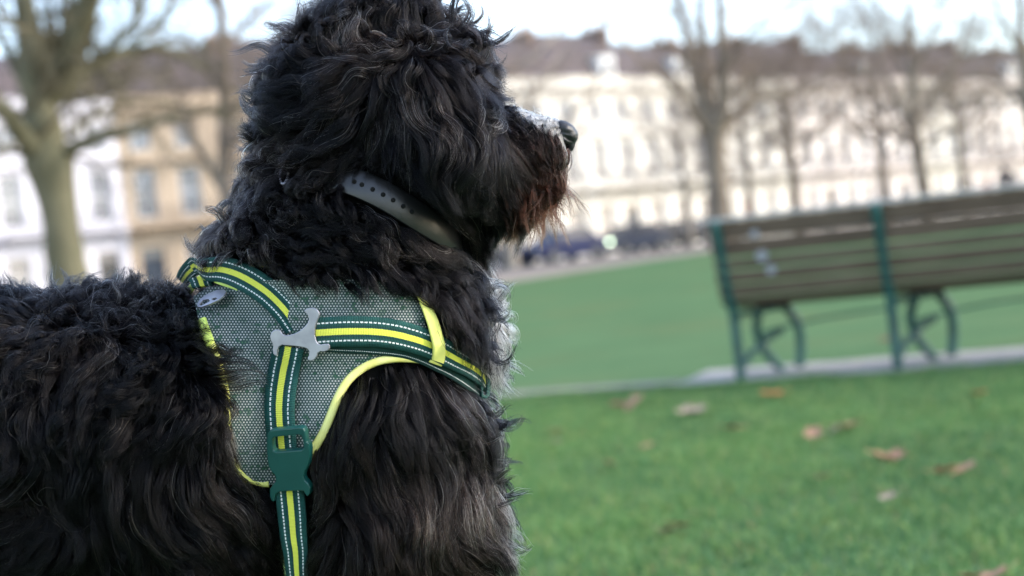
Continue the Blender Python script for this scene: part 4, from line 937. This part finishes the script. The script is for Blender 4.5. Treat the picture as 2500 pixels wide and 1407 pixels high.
#@@FUR
# ------------------------------------------------------------------ coat: flow of the hair over the body
# x, y, dx, dy, length, layer depth, wave amplitude, white, brown
FL = np.array([
 (770, 110, -.9, -.3, 120, 50, 14, 0, .3), (830, 60, -.6, -.7, 120, 60, 16, 0, .1), (900, 50, -.2, -1, 140, 65, 18, 0, .1), (980, 50, .1, -1, 140, 65, 16, 0, .1), (1070, 50, .3, -.95, 150, 65, 15, 0, .2), (1140, 70, .6, -.7, 150, 65, 13, 0, .3),
 (1175, 120, .8, .3, 120, 50, 12, 0, .2), (1190, 190, .4, .9, 90, 28, 8, 0, .1),
 (900, 140, -.5, .4, 170, 60, 14, 0, .1), (1000, 110, .1, .7, 170, 55, 14, 0, .15), (1080, 130, .7, .5, 190, 50, 10, 0, .3), (1140, 210, .5, .85, 210, 40, 9, 0, .2),
 (820, 210, -.5, .85, 200, 60, 14, 0, .1), (900, 250, -.1, 1, 250, 65, 16, 0, .12), (980, 250, .3, .95, 270, 65, 14, 0, .1), (1070, 300, .5, .87, 270, 65, 13, 0, .12), (1140, 320, .5, .87, 230, 55, 11, 0, .1),
 (1190, 380, .35, .93, 250, 55, 7, 0, .0), (1210, 450, .1, 1, 230, 55, 6, 0, .1), (1160, 450, .3, .95, 220, 60, 7, 0, .05), (1210, 540, -.3, 1, 130, 30, 6, 0, .2),
 (720, 150, -.9, -.2, 130, 50, 16, 0, .2), (680, 210, -.95, .0, 120, 50, 17, 0, .1), (650, 300, -.9, .3, 120, 50, 17, 0, .1), (720, 290, -.6, .8, 150, 55, 16, 0, .1), (650, 390, -.85, .5, 135, 55, 18, 0, .1), (670, 430, -.7, .7, 120, 50, 17, 0, .2),
 (760, 350, -.4, .9, 120, 60, 16, 0, .5), (840, 370, .15, 1, 120, 60, 15, 0, .35), (900, 390, .35, .9, 110, 50, 12, 0, .2), (1000, 440, .4, .9, 140, 45, 10, 0, .1), (1100, 490, .45, .9, 140, 40, 9, 0, .3), (1150, 570, .4, .9, 120, 40, 8, 0, .2),
 (630, 490, -.3, .8, 80, 35, 14, 0, .1), (700, 480, .2, .6, 110, 45, 15, 0, .1), (540, 570, -.8, .3, 110, 45, 15, 0, .2), (510, 640, -.7, .2, 80, 40, 13, 0, .2), (600, 560, .3, .6, 130, 50, 14, 0, .15),
 (720, 560, .8, .35, 130, 50, 15, 0, .1), (850, 590, .85, .45, 130, 50, 15, 0, .15), (980, 620, .75, .6, 140, 50, 14, 0, .2), (1080, 640, .7, .7, 140, 50, 13, 0, .3), (650, 620, .5, .75, 110, 45, 13, 0, .2), (800, 650, .55, .8, 110, 45, 13, 0, .1), (950, 670, .5, .8, 120, 50, 13, 0, .15), (1120, 600, .3, .95, 120, 35, 10, 0, .2),
 (1150, 650, .5, .9, 130, 35, 9, 1, .2), (1130, 720, .7, .7, 130, 50, 12, .0, .3), (1190, 770, .85, .5, 165, 45, 13, .75, .1), (1200, 860, .8, .6, 160, 40, 14, .9, 0), (1190, 930, .6, .8, 110, 35, 10, .9, 0), (1110, 780, .6, .8, 130, 50, 11, .0, .2),
 (930, 930, -.05, 1, 220, 50, 9, 0, .2), (1040, 930, .1, 1, 220, 50, 9, 0, .15), (1120, 980, .25, .95, 200, 45, 8, 0, .1), (1170, 1030, .7, .75, 170, 45, 9, 0, .0), (1200, 1150, .75, .7, 180, 45, 9, .1, .0),
 (1205, 1250, .75, .7, 180, 40, 9, .65, 0), (1190, 1330, .7, .75, 180, 45, 9, .5, .1), (1210, 1400, .6, .8, 180, 45, 9, .3, .1), (860, 1080, .1, 1, 220, 45, 9, 0, .4), (980, 1120, .35, .95, 240, 50, 8, 0, .45), (1080, 1180, .25, .95, 240, 50, 8, 0, .2), (900, 1250, .45, .9, 240, 50, 8, 0, .5), (1050, 1320, .3, .95, 250, 50, 9, 0, .4), (820, 1350, .2, 1, 240, 55, 10, 0, .3), (950, 1420, .3, .95, 250, 50, 9, 0, .4), (1130, 1400, .4, .9, 220, 45, 8, 0, .1),
 (0, 740, -.7, -.45, 130, 55, 14, 0, .1), (100, 730, -.4, -.75, 130, 55, 14, 0, .1), (220, 720, .3, -.85, 110, 55, 14, 0, .1), (350, 720, .6, -.6, 120, 60, 14, 0, .1), (450, 735, .6, .2, 90, 45, 13, 0, .15), (-300, 750, -.5, -.6, 110, 50, 12, 0, .1),
 (50, 830, -.7, .3, 170, 60, 18, 0, .1), (200, 840, -.4, .5, 170, 60, 19, 0, .1), (340, 840, .5, .4, 170, 65, 19, 0, .15), (460, 830, .9, .2, 150, 65, 15, 0, .2), (500, 930, .75, .55, 170, 65, 14, 0, .15), (400, 930, .4, .8, 200, 65, 17, 0, .15), (250, 960, -.2, 1, 210, 65, 18, 0, .1), (80, 950, -.6, .7, 210, 65, 18, 0, .1),
 (60, 1100, -.4, .9, 270, 65, 16, 0, .3), (250, 1120, -.05, 1, 290, 65, 13, 0, .1), (390, 1080, .1, 1, 300, 65, 11, 0, .2), (480, 1080, .5, .85, 260, 65, 12, 0, .2), (540, 1060, .7, .6, 130, 50, 10, 0, .1), (200, 1280, .1, 1, 260, 60, 17, 0, .35), (400, 1280, .2, 1, 260, 60, 16, 0, .45), (580, 1240, .7, .75, 220, 60, 13, 0, .3), (640, 1350, .6, .8, 220, 55, 13, 0, .3), (50, 1350, -.2, 1, 240, 60, 17, 0, .3), (-400, 1100, -.3, 1, 220, 60, 13, 0, .2), (500, 1400, .4, .9, 240, 60, 15, 0, .3),
 (1230, 262, .3, .5, 40, 8, 5, .0, .1), (1265, 270, -.6, -.1, 30, 6, 3, .3, 0), (1310, 285, -.6, -.1, 26, 6, 3, .6, 0), (1350, 300, -.5, -.1, 20, 5, 2, .8, 0), (1270, 310, .3, .8, 80, 12, 7, .05, .1), (1330, 325, -.2, .9, 70, 10, 6, .3, .1), (1350, 350, .0, 1, 100, 14, 8, .2, .4),
 (1230, 350, .3, .95, 95, 13, 7, 0, .4), (1290, 360, .1, 1, 105, 14, 9, 0, .5), (1340, 385, .15, 1, 140, 20, 11, 0, .7), (1370, 400, .1, 1, 120, 22, 11, .0, .7), (1250, 440, .0, 1, 200, 34, 12, 0, .9), (1320, 450, .15, 1, 190, 34, 12, 0, 1), (1355, 440, .05, 1, 130, 22, 12, 0, 1), (1280, 500, .0, 1, 120, 26, 12, 0, 1), (1330, 490, -.1, 1, 110, 24, 12, 0, 1),
 (930, 1700, 0, 1, 110, 30, 8, .1, .3), (930, 2100, 0, 1, 80, 20, 8, .4, .1), (-600, 1600, 0, 1, 150, 40, 10, 0, .2), (-600, 2100, 0, 1, 90, 20, 8, 0, .2), (-1100, 700, -.6, -.8, 120, 30, 10, 0, .2),
], float)
def flow(p):
    s = scr(p); d2 = ((s[:, None, :] - FL[None, :, :2]) ** 2).sum(2) + 400.
    w_ = 1 / d2 ** 2; w_ /= w_.sum(1, keepdims=True); return w_ @ FL[:, 2:]
def noise3(p, sc, seed, comps=3):
    r = np.random.default_rng(seed); out = np.zeros((len(p), comps))
    for c in range(comps):
        for k in range(6):
            d = r.normal(size=3); d /= np.linalg.norm(d); out[:, c] += np.sin(p @ d / sc * r.uniform(.7, 1.6) + r.uniform(0, 6.28) + 1.1 * np.sin(p @ r.normal(size=3) / sc * .5))
    return out / 3
def poly_in(P, poly):
    x, y = P[..., 0], P[..., 1]; ins = np.zeros(x.shape, bool); n = len(poly)
    for i in range(n):
        x0, y0 = poly[i]; x1, y1 = poly[(i + 1) % n]
        if y0 == y1: continue
        c = ((y0 > y) != (y1 > y)) & (x < (x1 - x0) * (y - y0) / (y1 - y0) + x0); ins ^= c
    return ins
# places the coat is held down by harness and collar; (polygon, mean overhang in px)
CLEAR = [([(1006, 716), (1030, 730), (1072, 880), (1060, 892), (960, 884), (890, 905), (845, 960), (800, 1060), (764, 1116), (758, 1216), (652, 1232), (645, 1180), (590, 1165), (556, 1120), (555, 1000), (540, 930), (510, 860), (478, 800), (450, 760), (452, 700), (520, 655), (600, 650), (660, 665), (720, 700), (860, 700)], 13),
         ([(790, 765), (1000, 770), (1100, 840), (1200, 920), (1200, 980), (1165, 975), (1060, 900), (790, 850)], 6),
         ([(450, 740), (485, 680), (555, 645), (645, 650), (725, 720), (765, 790), (690, 832), (610, 745), (540, 712), (480, 745)], 5),
         ([(640, 1020), (770, 1020), (762, 1216), (754, 1420), (690, 1420), (668, 1230), (646, 1200)], 5),
         ([(845, 405), (945, 420), (1018, 462), (1078, 512), (1118, 556), (1108, 604), (1060, 602), (985, 562), (930, 530), (838, 486)], 6)]
A3 = BV[BT[:, 0]]; B3 = BV[BT[:, 1]]; C3 = BV[BT[:, 2]]
def sample(n, wt):
    cr_ = np.cross(B3 - A3, C3 - A3); ar = np.linalg.norm(cr_, axis=1); cen = (A3 + B3 + C3) / 3
    w_ = ar * wt(cen, cr_ / ar[:, None] * SG); w_ /= w_.sum(); idx = RNG.choice(len(ar), n, p=w_)
    u, v = RNG.random(n), RNG.random(n); f_ = u + v > 1; u[f_] = 1 - u[f_]; v[f_] = 1 - v[f_]
    return A3[idx] + (B3[idx] - A3[idx]) * u[:, None] + (C3[idx] - A3[idx]) * v[:, None]
def wt(c, n_):
    s = scr(c); wq = np.where(c[:, 2] > -60, 1.0, .28)
    wq = np.where((s[:, 0] < -80) | (s[:, 1] > 1560), .12, wq); wq = np.where((s[:, 0] > 1215) & (s[:, 1] < 600), wq * 3, wq); wq = np.where((s[:, 0] > 1372) & (s[:, 1] < 368), 0, wq)
    return wq
STEPS = 15
TT = np.linspace(0, 1, STEPS)
def grow(roots, jitter, seed, layer_rand):
    n = len(roots); L, Nn = nearest(roots); Nn = Nn * SG; f0 = flow(roots); p = L + Nn * 2; pts = [p]
    length = f0[:, 2] * RNG.uniform(.75, 1.15, n); depth = f0[:, 3] * layer_rand; prev = None
    s0 = scr(roots); free = ((s0[:, 0] > 1215) & (s0[:, 1] > 320) & (s0[:, 1] < 620)) | ((s0[:, 0] > 1130) & (s0[:, 1] > 620))
    top = np.clip(-f0[:, 1], 0, 1)
    for k in range(1, STEPS):
        t_ = k / (STEPS - 1); f_ = flow(p); d = np.concatenate([f_[:, :2], np.zeros((n, 1))], 1)
        d += noise3(p, 70, seed) * jitter * (.4 + .8 * t_)
        d -= (d * Nn).sum(1, keepdims=True) * Nn * .85
        d /= np.linalg.norm(d, axis=1, keepdims=True) + 1e-9
        up = (.75 * (1 - t_) ** 1.5 + top * .9 * (1 - .3 * t_)) * (depth / 40 + .15); d = d + Nn * up[:, None]
        if prev is not None: d = d * .55 + prev * .45
        d /= np.linalg.norm(d, axis=1, keepdims=True); prev = d
        p = p + d * (length / (STEPS - 1))[:, None]
        L, Nn = nearest(p); Nn = Nn * SG; h = ((p - L) * Nn).sum(1); mn = 4 + depth * min(1, t_ * 3)
        p = p + Nn * np.clip(mn - h, 0, None)[:, None] * .8
        # locks stay close to the coat unless they stick up
        over = np.clip(h - (mn + 34 + 140 * top), 0, None); p = p - Nn * (over * .45 * ~free)[:, None]
        pts.append(p)
    return np.stack(pts, 1), f0, length
def frames(P):
    T = np.gradient(P, axis=1); T /= np.linalg.norm(T, axis=2, keepdims=True) + 1e-9
    a = np.zeros_like(T); a[..., 2] = 1; e1 = np.cross(T, a); e1 /= np.linalg.norm(e1, axis=2, keepdims=True) + 1e-9; e2 = np.cross(T, e1); return T, e1, e2
NBIG, NSM, KIDS = 1300, 16000, 26
rb = sample(NBIG, wt); big, fb, lb_ = grow(rb, .8, 3, RNG.uniform(.3, 1, NBIG))
_, e1, e2 = frames(big); ph = RNG.uniform(0, 6.28, NBIG); wl = (45 + .62 * lb_) * np.where(fb[:, 4] > 14.5, .62, 1) * RNG.uniform(.75, 1.3, NBIG); s_ = TT[None] * lb_[:, None]
am = fb[:, 4][:, None] * 1.35 * RNG.uniform(.4, 1.3, NBIG)[:, None] * np.minimum(1, TT * 2.2)[None]
big = big + e1 * (am * np.sin(s_ / wl[:, None] * 6.28 + ph[:, None]))[..., None] + e2 * (am * .7 * np.cos(s_ / wl[:, None] * 6.28 + ph[:, None]))[..., None]
rs = sample(NSM, wt); smc, fs_, ls_ = grow(rs, .85, 3, RNG.random(NSM) ** 1.2 * 1.05)
# small locks gather on the nearest big lock
bi = np.empty(NSM, int)
for a in range(0, NSM, 500): bi[a:a + 500] = ((smc[a:a + 500, None, 0] - big[None, :, 0]) ** 2).sum(2).argmin(1)
cl = (TT ** .9 * .88)[None, :, None] * RNG.uniform(.35, 1.15, (NSM, 1, 1)); off = (smc[:, :1] - big[bi][:, :1]); 
smc = smc * (1 - cl) + (big[bi] + off * (1 - TT)[None, :, None] * .6) * cl
_, e1, e2 = frames(smc); ph = RNG.uniform(0, 6.28, NSM); wl = (45 + .5 * ls_) * np.where(fs_[:, 4] > 14.5, .65, 1) * RNG.uniform(.7, 1.3, NSM); s_ = TT[None] * ls_[:, None]
am = fs_[:, 4][:, None] * .38 * RNG.uniform(.3, 1.4, NSM)[:, None] * np.minimum(1, TT * 2)[None]
smc = smc + e1 * (am * np.sin(s_ / wl[:, None] * 6.28 + ph[:, None]))[..., None] + e2 * (am * np.cos(s_ / wl[:, None] * 6.28 + ph[:, None]))[..., None]
# held back by harness and collar
keep = np.ones(NSM, bool)
near_ = smc[:, 0, 2] > -40
for poly, over in CLEAR:
    ins = poly_in(scr(smc), poly) & (smc[..., 2] > -60); rootin = ins[:, 0] & near_; keep &= ~rootin
    hit = ins.any(1) & ~rootin; first = ins.argmax(1)
    seg = ls_ / (STEPS - 1); extra = RNG.exponential(over, NSM) * np.where((smc[:, 0, 0] < 585) & (smc[:, 0, 1] > 840), np.where(smc[:, 0, 1] < 1090, 5.0, 1.5), 1.4) / seg; cut = np.clip((first - .5 + extra) / (STEPS - 1), .12, 1)
    for i in np.nonzero(hit)[0]:
        q = TT * cut[i]; smc[i] = np.stack([np.interp(q, TT, smc[i][:, c]) for c in range(3)], 1); ls_[i] *= cut[i]
MUZ = [(1222, 200), (1216, 245), (1232, 300), (1246, 350), (1272, 420), (1284, 500), (1262, 590), (1440, 620), (1440, 200)]
ins = poly_in(scr(smc), MUZ); sr = scr(smc[:, 0]); hit = ins.any(1) & (sr[:, 0] < 1212) & (sr[:, 1] > 170) & (sr[:, 1] < 600); first = ins.argmax(1)
for i in np.nonzero(hit)[0]:
    q = TT * min(1, max(.15, (first[i] + RNG.exponential(.6)) / (STEPS - 1))); smc[i] = np.stack([np.interp(q, TT, smc[i][:, c]) for c in range(3)], 1); ls_[i] *= q[-1]
smc = smc[keep]; fs_ = fs_[keep]; ls_ = ls_[keep]; NSM = len(smc); 
# long locks laid over ear, cheek and flank: paths in photograph pixels, lifted above the coat
HL = [([(960, 110), (930, 200), (900, 290), (890, 370), (860, 430)], 7), ([(1000, 120), (1010, 210), (1050, 290), (1055, 370), (1020, 430)], 8), ([(1030, 120), (1080, 200), (1130, 290), (1140, 370), (1120, 430)], 8),
      ([(1060, 120), (1130, 200), (1170, 280), (1195, 350), (1200, 420), (1180, 480)], 8), ([(1090, 300), (1160, 360), (1225, 425), (1262, 500), (1262, 560), (1225, 625)], 15), ([(1060, 330), (1120, 410), (1185, 470), (1220, 540), (1205, 605)], 12),
      ([(930, 120), (860, 200), (800, 280), (770, 350), (740, 400)], 7), ([(900, 100), (820, 160), (760, 240), (720, 300), (680, 340)], 6), ([(1080, 110), (1150, 150), (1195, 210), (1215, 280)], 5),
      ([(340, 990), (330, 1080), (315, 1160), (345, 1240), (410, 1300), (470, 1310)], 7), ([(385, 1000), (410, 1100), (450, 1180), (510, 1240)], 7), ([(420, 1000), (480, 1090), (520, 1170), (545, 1240)], 7), ([(350, 1010), (300, 1090), (280, 1170), (300, 1240)], 6),
      ([(110, 1060), (90, 1160), (60, 1230), (20, 1290)], 6), ([(460, 930), (520, 990), (560, 1060), (570, 1120)], 5), ([(200, 900), (150, 960), (140, 1040), (170, 1100)], 6), ([(60, 850), (0, 900), (-30, 980), (0, 1050)], 4),
      ([(860, 1030), (880, 1130), (930, 1220), (940, 1310)], 6), ([(980, 960), (1010, 1070), (1060, 1170), (1080, 1270)], 6), ([(900, 1200), (960, 1290), (1000, 1380), (1000, 1450)], 6)]
hp, hf, hl = [], [], []
for path, cnt in HL:
    for k in range(cnt):
        Q = cr(path, STEPS); o_ = RNG.normal(0, 1, 2) * (26, 20); Q = Q + o_ + np.stack([np.sin(TT * RNG.uniform(4, 8) + RNG.uniform(0, 6.3)), np.cos(TT * RNG.uniform(4, 8) + RNG.uniform(0, 6.3))], 1) * 9 * RNG.uniform(.5, 1.3) * np.minimum(1, TT * 2)[:, None]
        Q = Q[0] + (Q - Q[0]) * RNG.uniform(.7, 1.02); L3 = []; lift = RNG.uniform(28, 66)
        for j in range(STEPS):
            a, n_ = surf(*Q[j]); n_ = n_ * SG; zz = a[2] + lift * min(1, .25 + TT[j] * 2.5) * max(n_[2], .4); kk = 1 - zz * UU / DM
            L3.append((1250 + (Q[j][0] - 1250) * kk, 703.5 + (Q[j][1] - 703.5) * kk, zz))
        L3 = smooth_rows(np.array(L3), 5); hp.append(L3); hl.append(np.linalg.norm(np.diff(L3, axis=0), axis=1).sum())
hp = np.array(hp); hl = np.array(hl); hf = flow(hp[:, 3]); hf[:, 5] = 0
for poly, over in CLEAR:
    ins = poly_in(scr(hp), poly); hit = ins.any(1); first = ins.argmax(1)
    for i in np.nonzero(hit)[0]:
        q = TT * np.clip((first[i] + RNG.uniform(-.5, 1.0)) / (STEPS - 1), .05, 1); hp[i] = np.stack([np.interp(q, TT, hp[i][:, c]) for c in range(3)], 1); hl[i] *= max(q[-1], .05)
ok_ = hl > 40; hp, hf, hl = hp[ok_], hf[ok_], hl[ok_]
print('locks', NSM, len(hp))
def strands(G, f_, L_, kids, rad, spread, frizz, seed):
    r = np.random.default_rng(seed); n = len(G); T, e1, e2 = frames(G)
    idx = np.repeat(np.arange(n), kids); N_ = len(idx)
    a = r.uniform(0, 6.28, N_); q = np.sqrt(r.random(N_)) * spread * r.uniform(.6, 1.3, n)[idx] * np.clip(L_[idx] / 110, .3, 1.25)
    tip = np.clip(1 - TT[None] ** 1.3 * r.uniform(.6, 1.0, (N_, 1)), .06, 1) * (.5 + .5 * np.minimum(1, TT * 4))[None]
    P = G[idx] + e1[idx] * (np.cos(a) * q)[:, None, None] * tip[..., None] + e2[idx] * (np.sin(a) * q * .8)[:, None, None] * tip[..., None]
    fr = r.normal(0, 1, (N_, 4, 3)); fi = np.linspace(0, 3, STEPS); i0 = np.minimum(fi.astype(int), 2); ff = (fi - i0)[None, :, None]; ff = ff * ff * (3 - 2 * ff)
    P = P + (fr[:, i0] * (1 - ff) + fr[:, i0 + 1] * ff) * (frizz * (r.random((N_, 1, 1)) ** 3 * 3 + .4)) * TT[None, :, None]
    # different lengths inside a lock
    c = r.uniform(.62, 1.0, N_); xi = TT[None] * c[:, None] * (STEPS - 1); i0 = np.minimum(xi.astype(int), STEPS - 2); ff = (xi - i0)[..., None]; rows = np.arange(N_)[:, None]
    P = P[rows, i0] * (1 - ff) + P[rows, i0 + 1] * ff
    R_ = rad * UU * np.clip(1 - TT ** 2 * .85, .12, 1)[None] * r.uniform(.7, 1.25, (N_, 1))
    # colour: black with sun bleached brown hairs, white fields on chest and muzzle, red brown beard
    sroot = scr(G[:, 0]); nzv = noise3(G[:, 0], 55, 9, 1)[:, 0]; nz2 = noise3(G[:, 0], 22, 10, 1)[:, 0]
    gx_ = G[:, 0]; blaze = ((np.abs(gx_[:, 2] + 10) < 70) & (gx_[:, 0] > 1060) & (sroot[:, 1] > 625) & (sroot[:, 1] < 1010)) | ((np.abs(gx_[:, 2]) < 40) & (sroot[:, 0] > 1255) & (sroot[:, 1] < 340))
    f_ = f_.copy(); f_[:, 5] = np.where((sroot[:, 0] > 1400 - 800) & (sroot[:, 1] > 625) & (sroot[:, 1] < 1010), 0, f_[:, 5]) + np.where(gx_[:, 0] > 1250, 1.0, .74) * blaze
    wlk = (f_[:, 5] + nzv * .25 + nz2 * .2)[idx] + r.normal(0, .22, N_) > .5 ; wh = wlk & (r.random(N_) < .93)
    br = np.clip(f_[:, 6][idx] + nzv[idx] * .25 + nz2[idx] * .15 + r.normal(0, .12, N_), 0, 1)[:, None]
    beard = ((sroot[:, 0] > 1215) & (sroot[:, 1] > 300) & (sroot[:, 1] < 600))[idx][:, None]
    c_ = np.array([.0036, .0038, .0050]) * r.uniform(.6, 1.5, (N_, 1)); bc = np.where(beard, np.array([.046, .0165, .0090]), np.array([.020, .0125, .0085]))
    br = np.where(beard, np.clip((sroot[idx, 1:2] - 300) / 190 + r.normal(0, .15, (N_, 1)), .1, 1), br * .8); col = c_ * (1 - br) + bc * br * r.uniform(.6, 1.3, (N_, 1)); col = np.where((r.random(N_) < .006)[:, None], np.array([.30, .24, .18]), col)
    col = np.where(wh[:, None], np.array([.72, .70, .68]) * r.uniform(.8, 1.05, (N_, 1)), col)
    return P, R_, col
def hair_mat(name, rough=.28, rad=.35):
    m = bpy.data.materials.new(name); m.use_nodes = True; n = m.node_tree; n.nodes.clear(); o = n.nodes.new('ShaderNodeOutputMaterial'); h = n.nodes.new('ShaderNodeBsdfHairPrincipled'); a = n.nodes.new('ShaderNodeAttribute'); a.attribute_name = 'tint'
    h.parametrization = 'COLOR'; h.inputs['Roughness'].default_value = rough; h.inputs['Radial Roughness'].default_value = rad; h.inputs['Random Roughness'].default_value = .3; h.inputs['IOR'].default_value = 1.205
    n.links.new(a.outputs['Color'], h.inputs['Color']); n.links.new(h.outputs[0], o.inputs[0]); return m
M_fur = hair_mat('dog_fur')
P, R_, c_ = strands(smc, fs_, ls_, KIDS, .75, 14, 3.4, 21)
print('strands', len(P))
PH, RH, CH = strands(hp, hf, hl, 110, .75, 15, 3.0, 24)
P = np.concatenate([P, PH]); R_ = np.concatenate([R_, RH]); c_ = np.concatenate([c_, CH])
fur = curves_obj('fur', loc2w(P), R_, c_, M_fur, dog, org=FOOT)
# loose curls that stand off the outline of head, back and chest, and wisps of beard
def wr(c, n_):
    s = scr(c); rim = (np.abs(n_[:, 2]) < .55) & (c[:, 2] > -90) & (s[:, 0] < 1235) & (s[:, 0] > -60)
    ok = ((s[:, 1] < 200) | ((s[:, 0] < 760) & (s[:, 1] < 660)) | ((s[:, 0] < 500) & (s[:, 1] < 800)) | ((s[:, 0] > 1120) & (s[:, 1] > 640)))
    return np.where(rim & ok, 1.0, 0)
def wbeard(c, n_):
    s = scr(c); return np.where((s[:, 0] > 1225) & (s[:, 1] > 400) & (s[:, 1] < 600) & (c[:, 2] > -70), 1.0, 0)
def tufts(n, wfun, L0, L1, mixn, curl, kids, spread, seed, dirn=None, rad=.75):
    r = np.random.default_rng(seed); rt_ = sample(n, wfun); L_, N_ = nearest(rt_); N_ = N_ * SG; f = flow(rt_); d = np.concatenate([f[:, :2], np.zeros((n, 1))], 1); d /= np.linalg.norm(d, axis=1, keepdims=True)
    if dirn is not None: d = np.tile(np.array(dirn, float), (n, 1))
    d = d * (1 - mixn) + N_ * mixn + r.normal(0, .28, (n, 3)); d /= np.linalg.norm(d, axis=1, keepdims=True); L = r.uniform(L0, L1, n)
    bend = r.normal(0, .8 if dirn is None else .35, (n, 3)) + np.array([0, .5, 0]); P = [L_ + N_ * 6]; dd = d.copy()
    for k in range(1, STEPS): dd = dd + bend * .085; dd /= np.linalg.norm(dd, axis=1, keepdims=True); P.append(P[-1] + dd * (L / (STEPS - 1))[:, None])
    G = np.stack(P, 1); _, e1, e2 = frames(G); ph = r.uniform(0, 6.28, (n, 1)); tt = TT[None] * r.uniform(5, 10, (n, 1)); am = curl * r.uniform(.4, 1.3, (n, 1)) * np.minimum(1, TT * 2)[None]
    G = G + e1 * (am * np.sin(tt + ph))[..., None] + e2 * (am * np.cos(tt + ph))[..., None]
    for poly, _o in CLEAR:
        b = (poly_in(scr(G), poly) & (G[..., 2] > -120)).any(1); G, f, L = G[~b], f[~b], L[~b]
    return strands(G, f, L, kids, rad, spread, 3.5, seed)
P1 = tufts(520, wr, 70, 150, .5, 13, 34, 11, 31, rad=.85); P2 = tufts(110, wbeard, 90, 190, .12, 6, 9, 5, 32, dirn=(.1, 1, 0)); P3 = tufts(70, lambda c, n_: wr(c, n_) * (scr(c)[:, 1] < 190), 120, 190, .75, 15, 34, 11, 33, rad=.85)
P, R_, c_ = (np.concatenate(q) for q in zip(P1, P2, P3)); curves_obj('loose_curl', loc2w(P), R_, c_, M_fur, dog, org=FOOT)
# single stray hairs
ns = 2600; rr2 = sample(ns, wt); st_, sf, sl2 = grow(rr2, 1.1, 8, RNG.random(ns) * 1.3)
_, e1, e2 = frames(st_); am = 16 * TT[None] * RNG.uniform(.2, 1.2, (ns, 1)); ph = RNG.uniform(0, 6.28, (ns, 1)); st_ = st_ + e1 * (am * np.sin(TT * 7 + ph))[..., None] + e2 * (am * np.cos(TT * 6 + ph))[..., None]
ki = ~poly_in(scr(st_[:, 0]), CLEAR[0][0]) & ~poly_in(scr(st_[:, 0]), CLEAR[4][0]); st_, sf, sl2 = st_[ki], sf[ki], sl2[ki]
for poly, over in CLEAR[2:]:
    bad = poly_in(scr(st_), poly).any(1); st_, sf, sl2 = st_[~bad], sf[~bad], sl2[~bad]
P, R_, c_ = strands(st_, sf, sl2, 1, .7, 2, 3, 22); curves_obj('stray_hair', loc2w(P), R_, c_, M_fur, dog, org=FOOT)
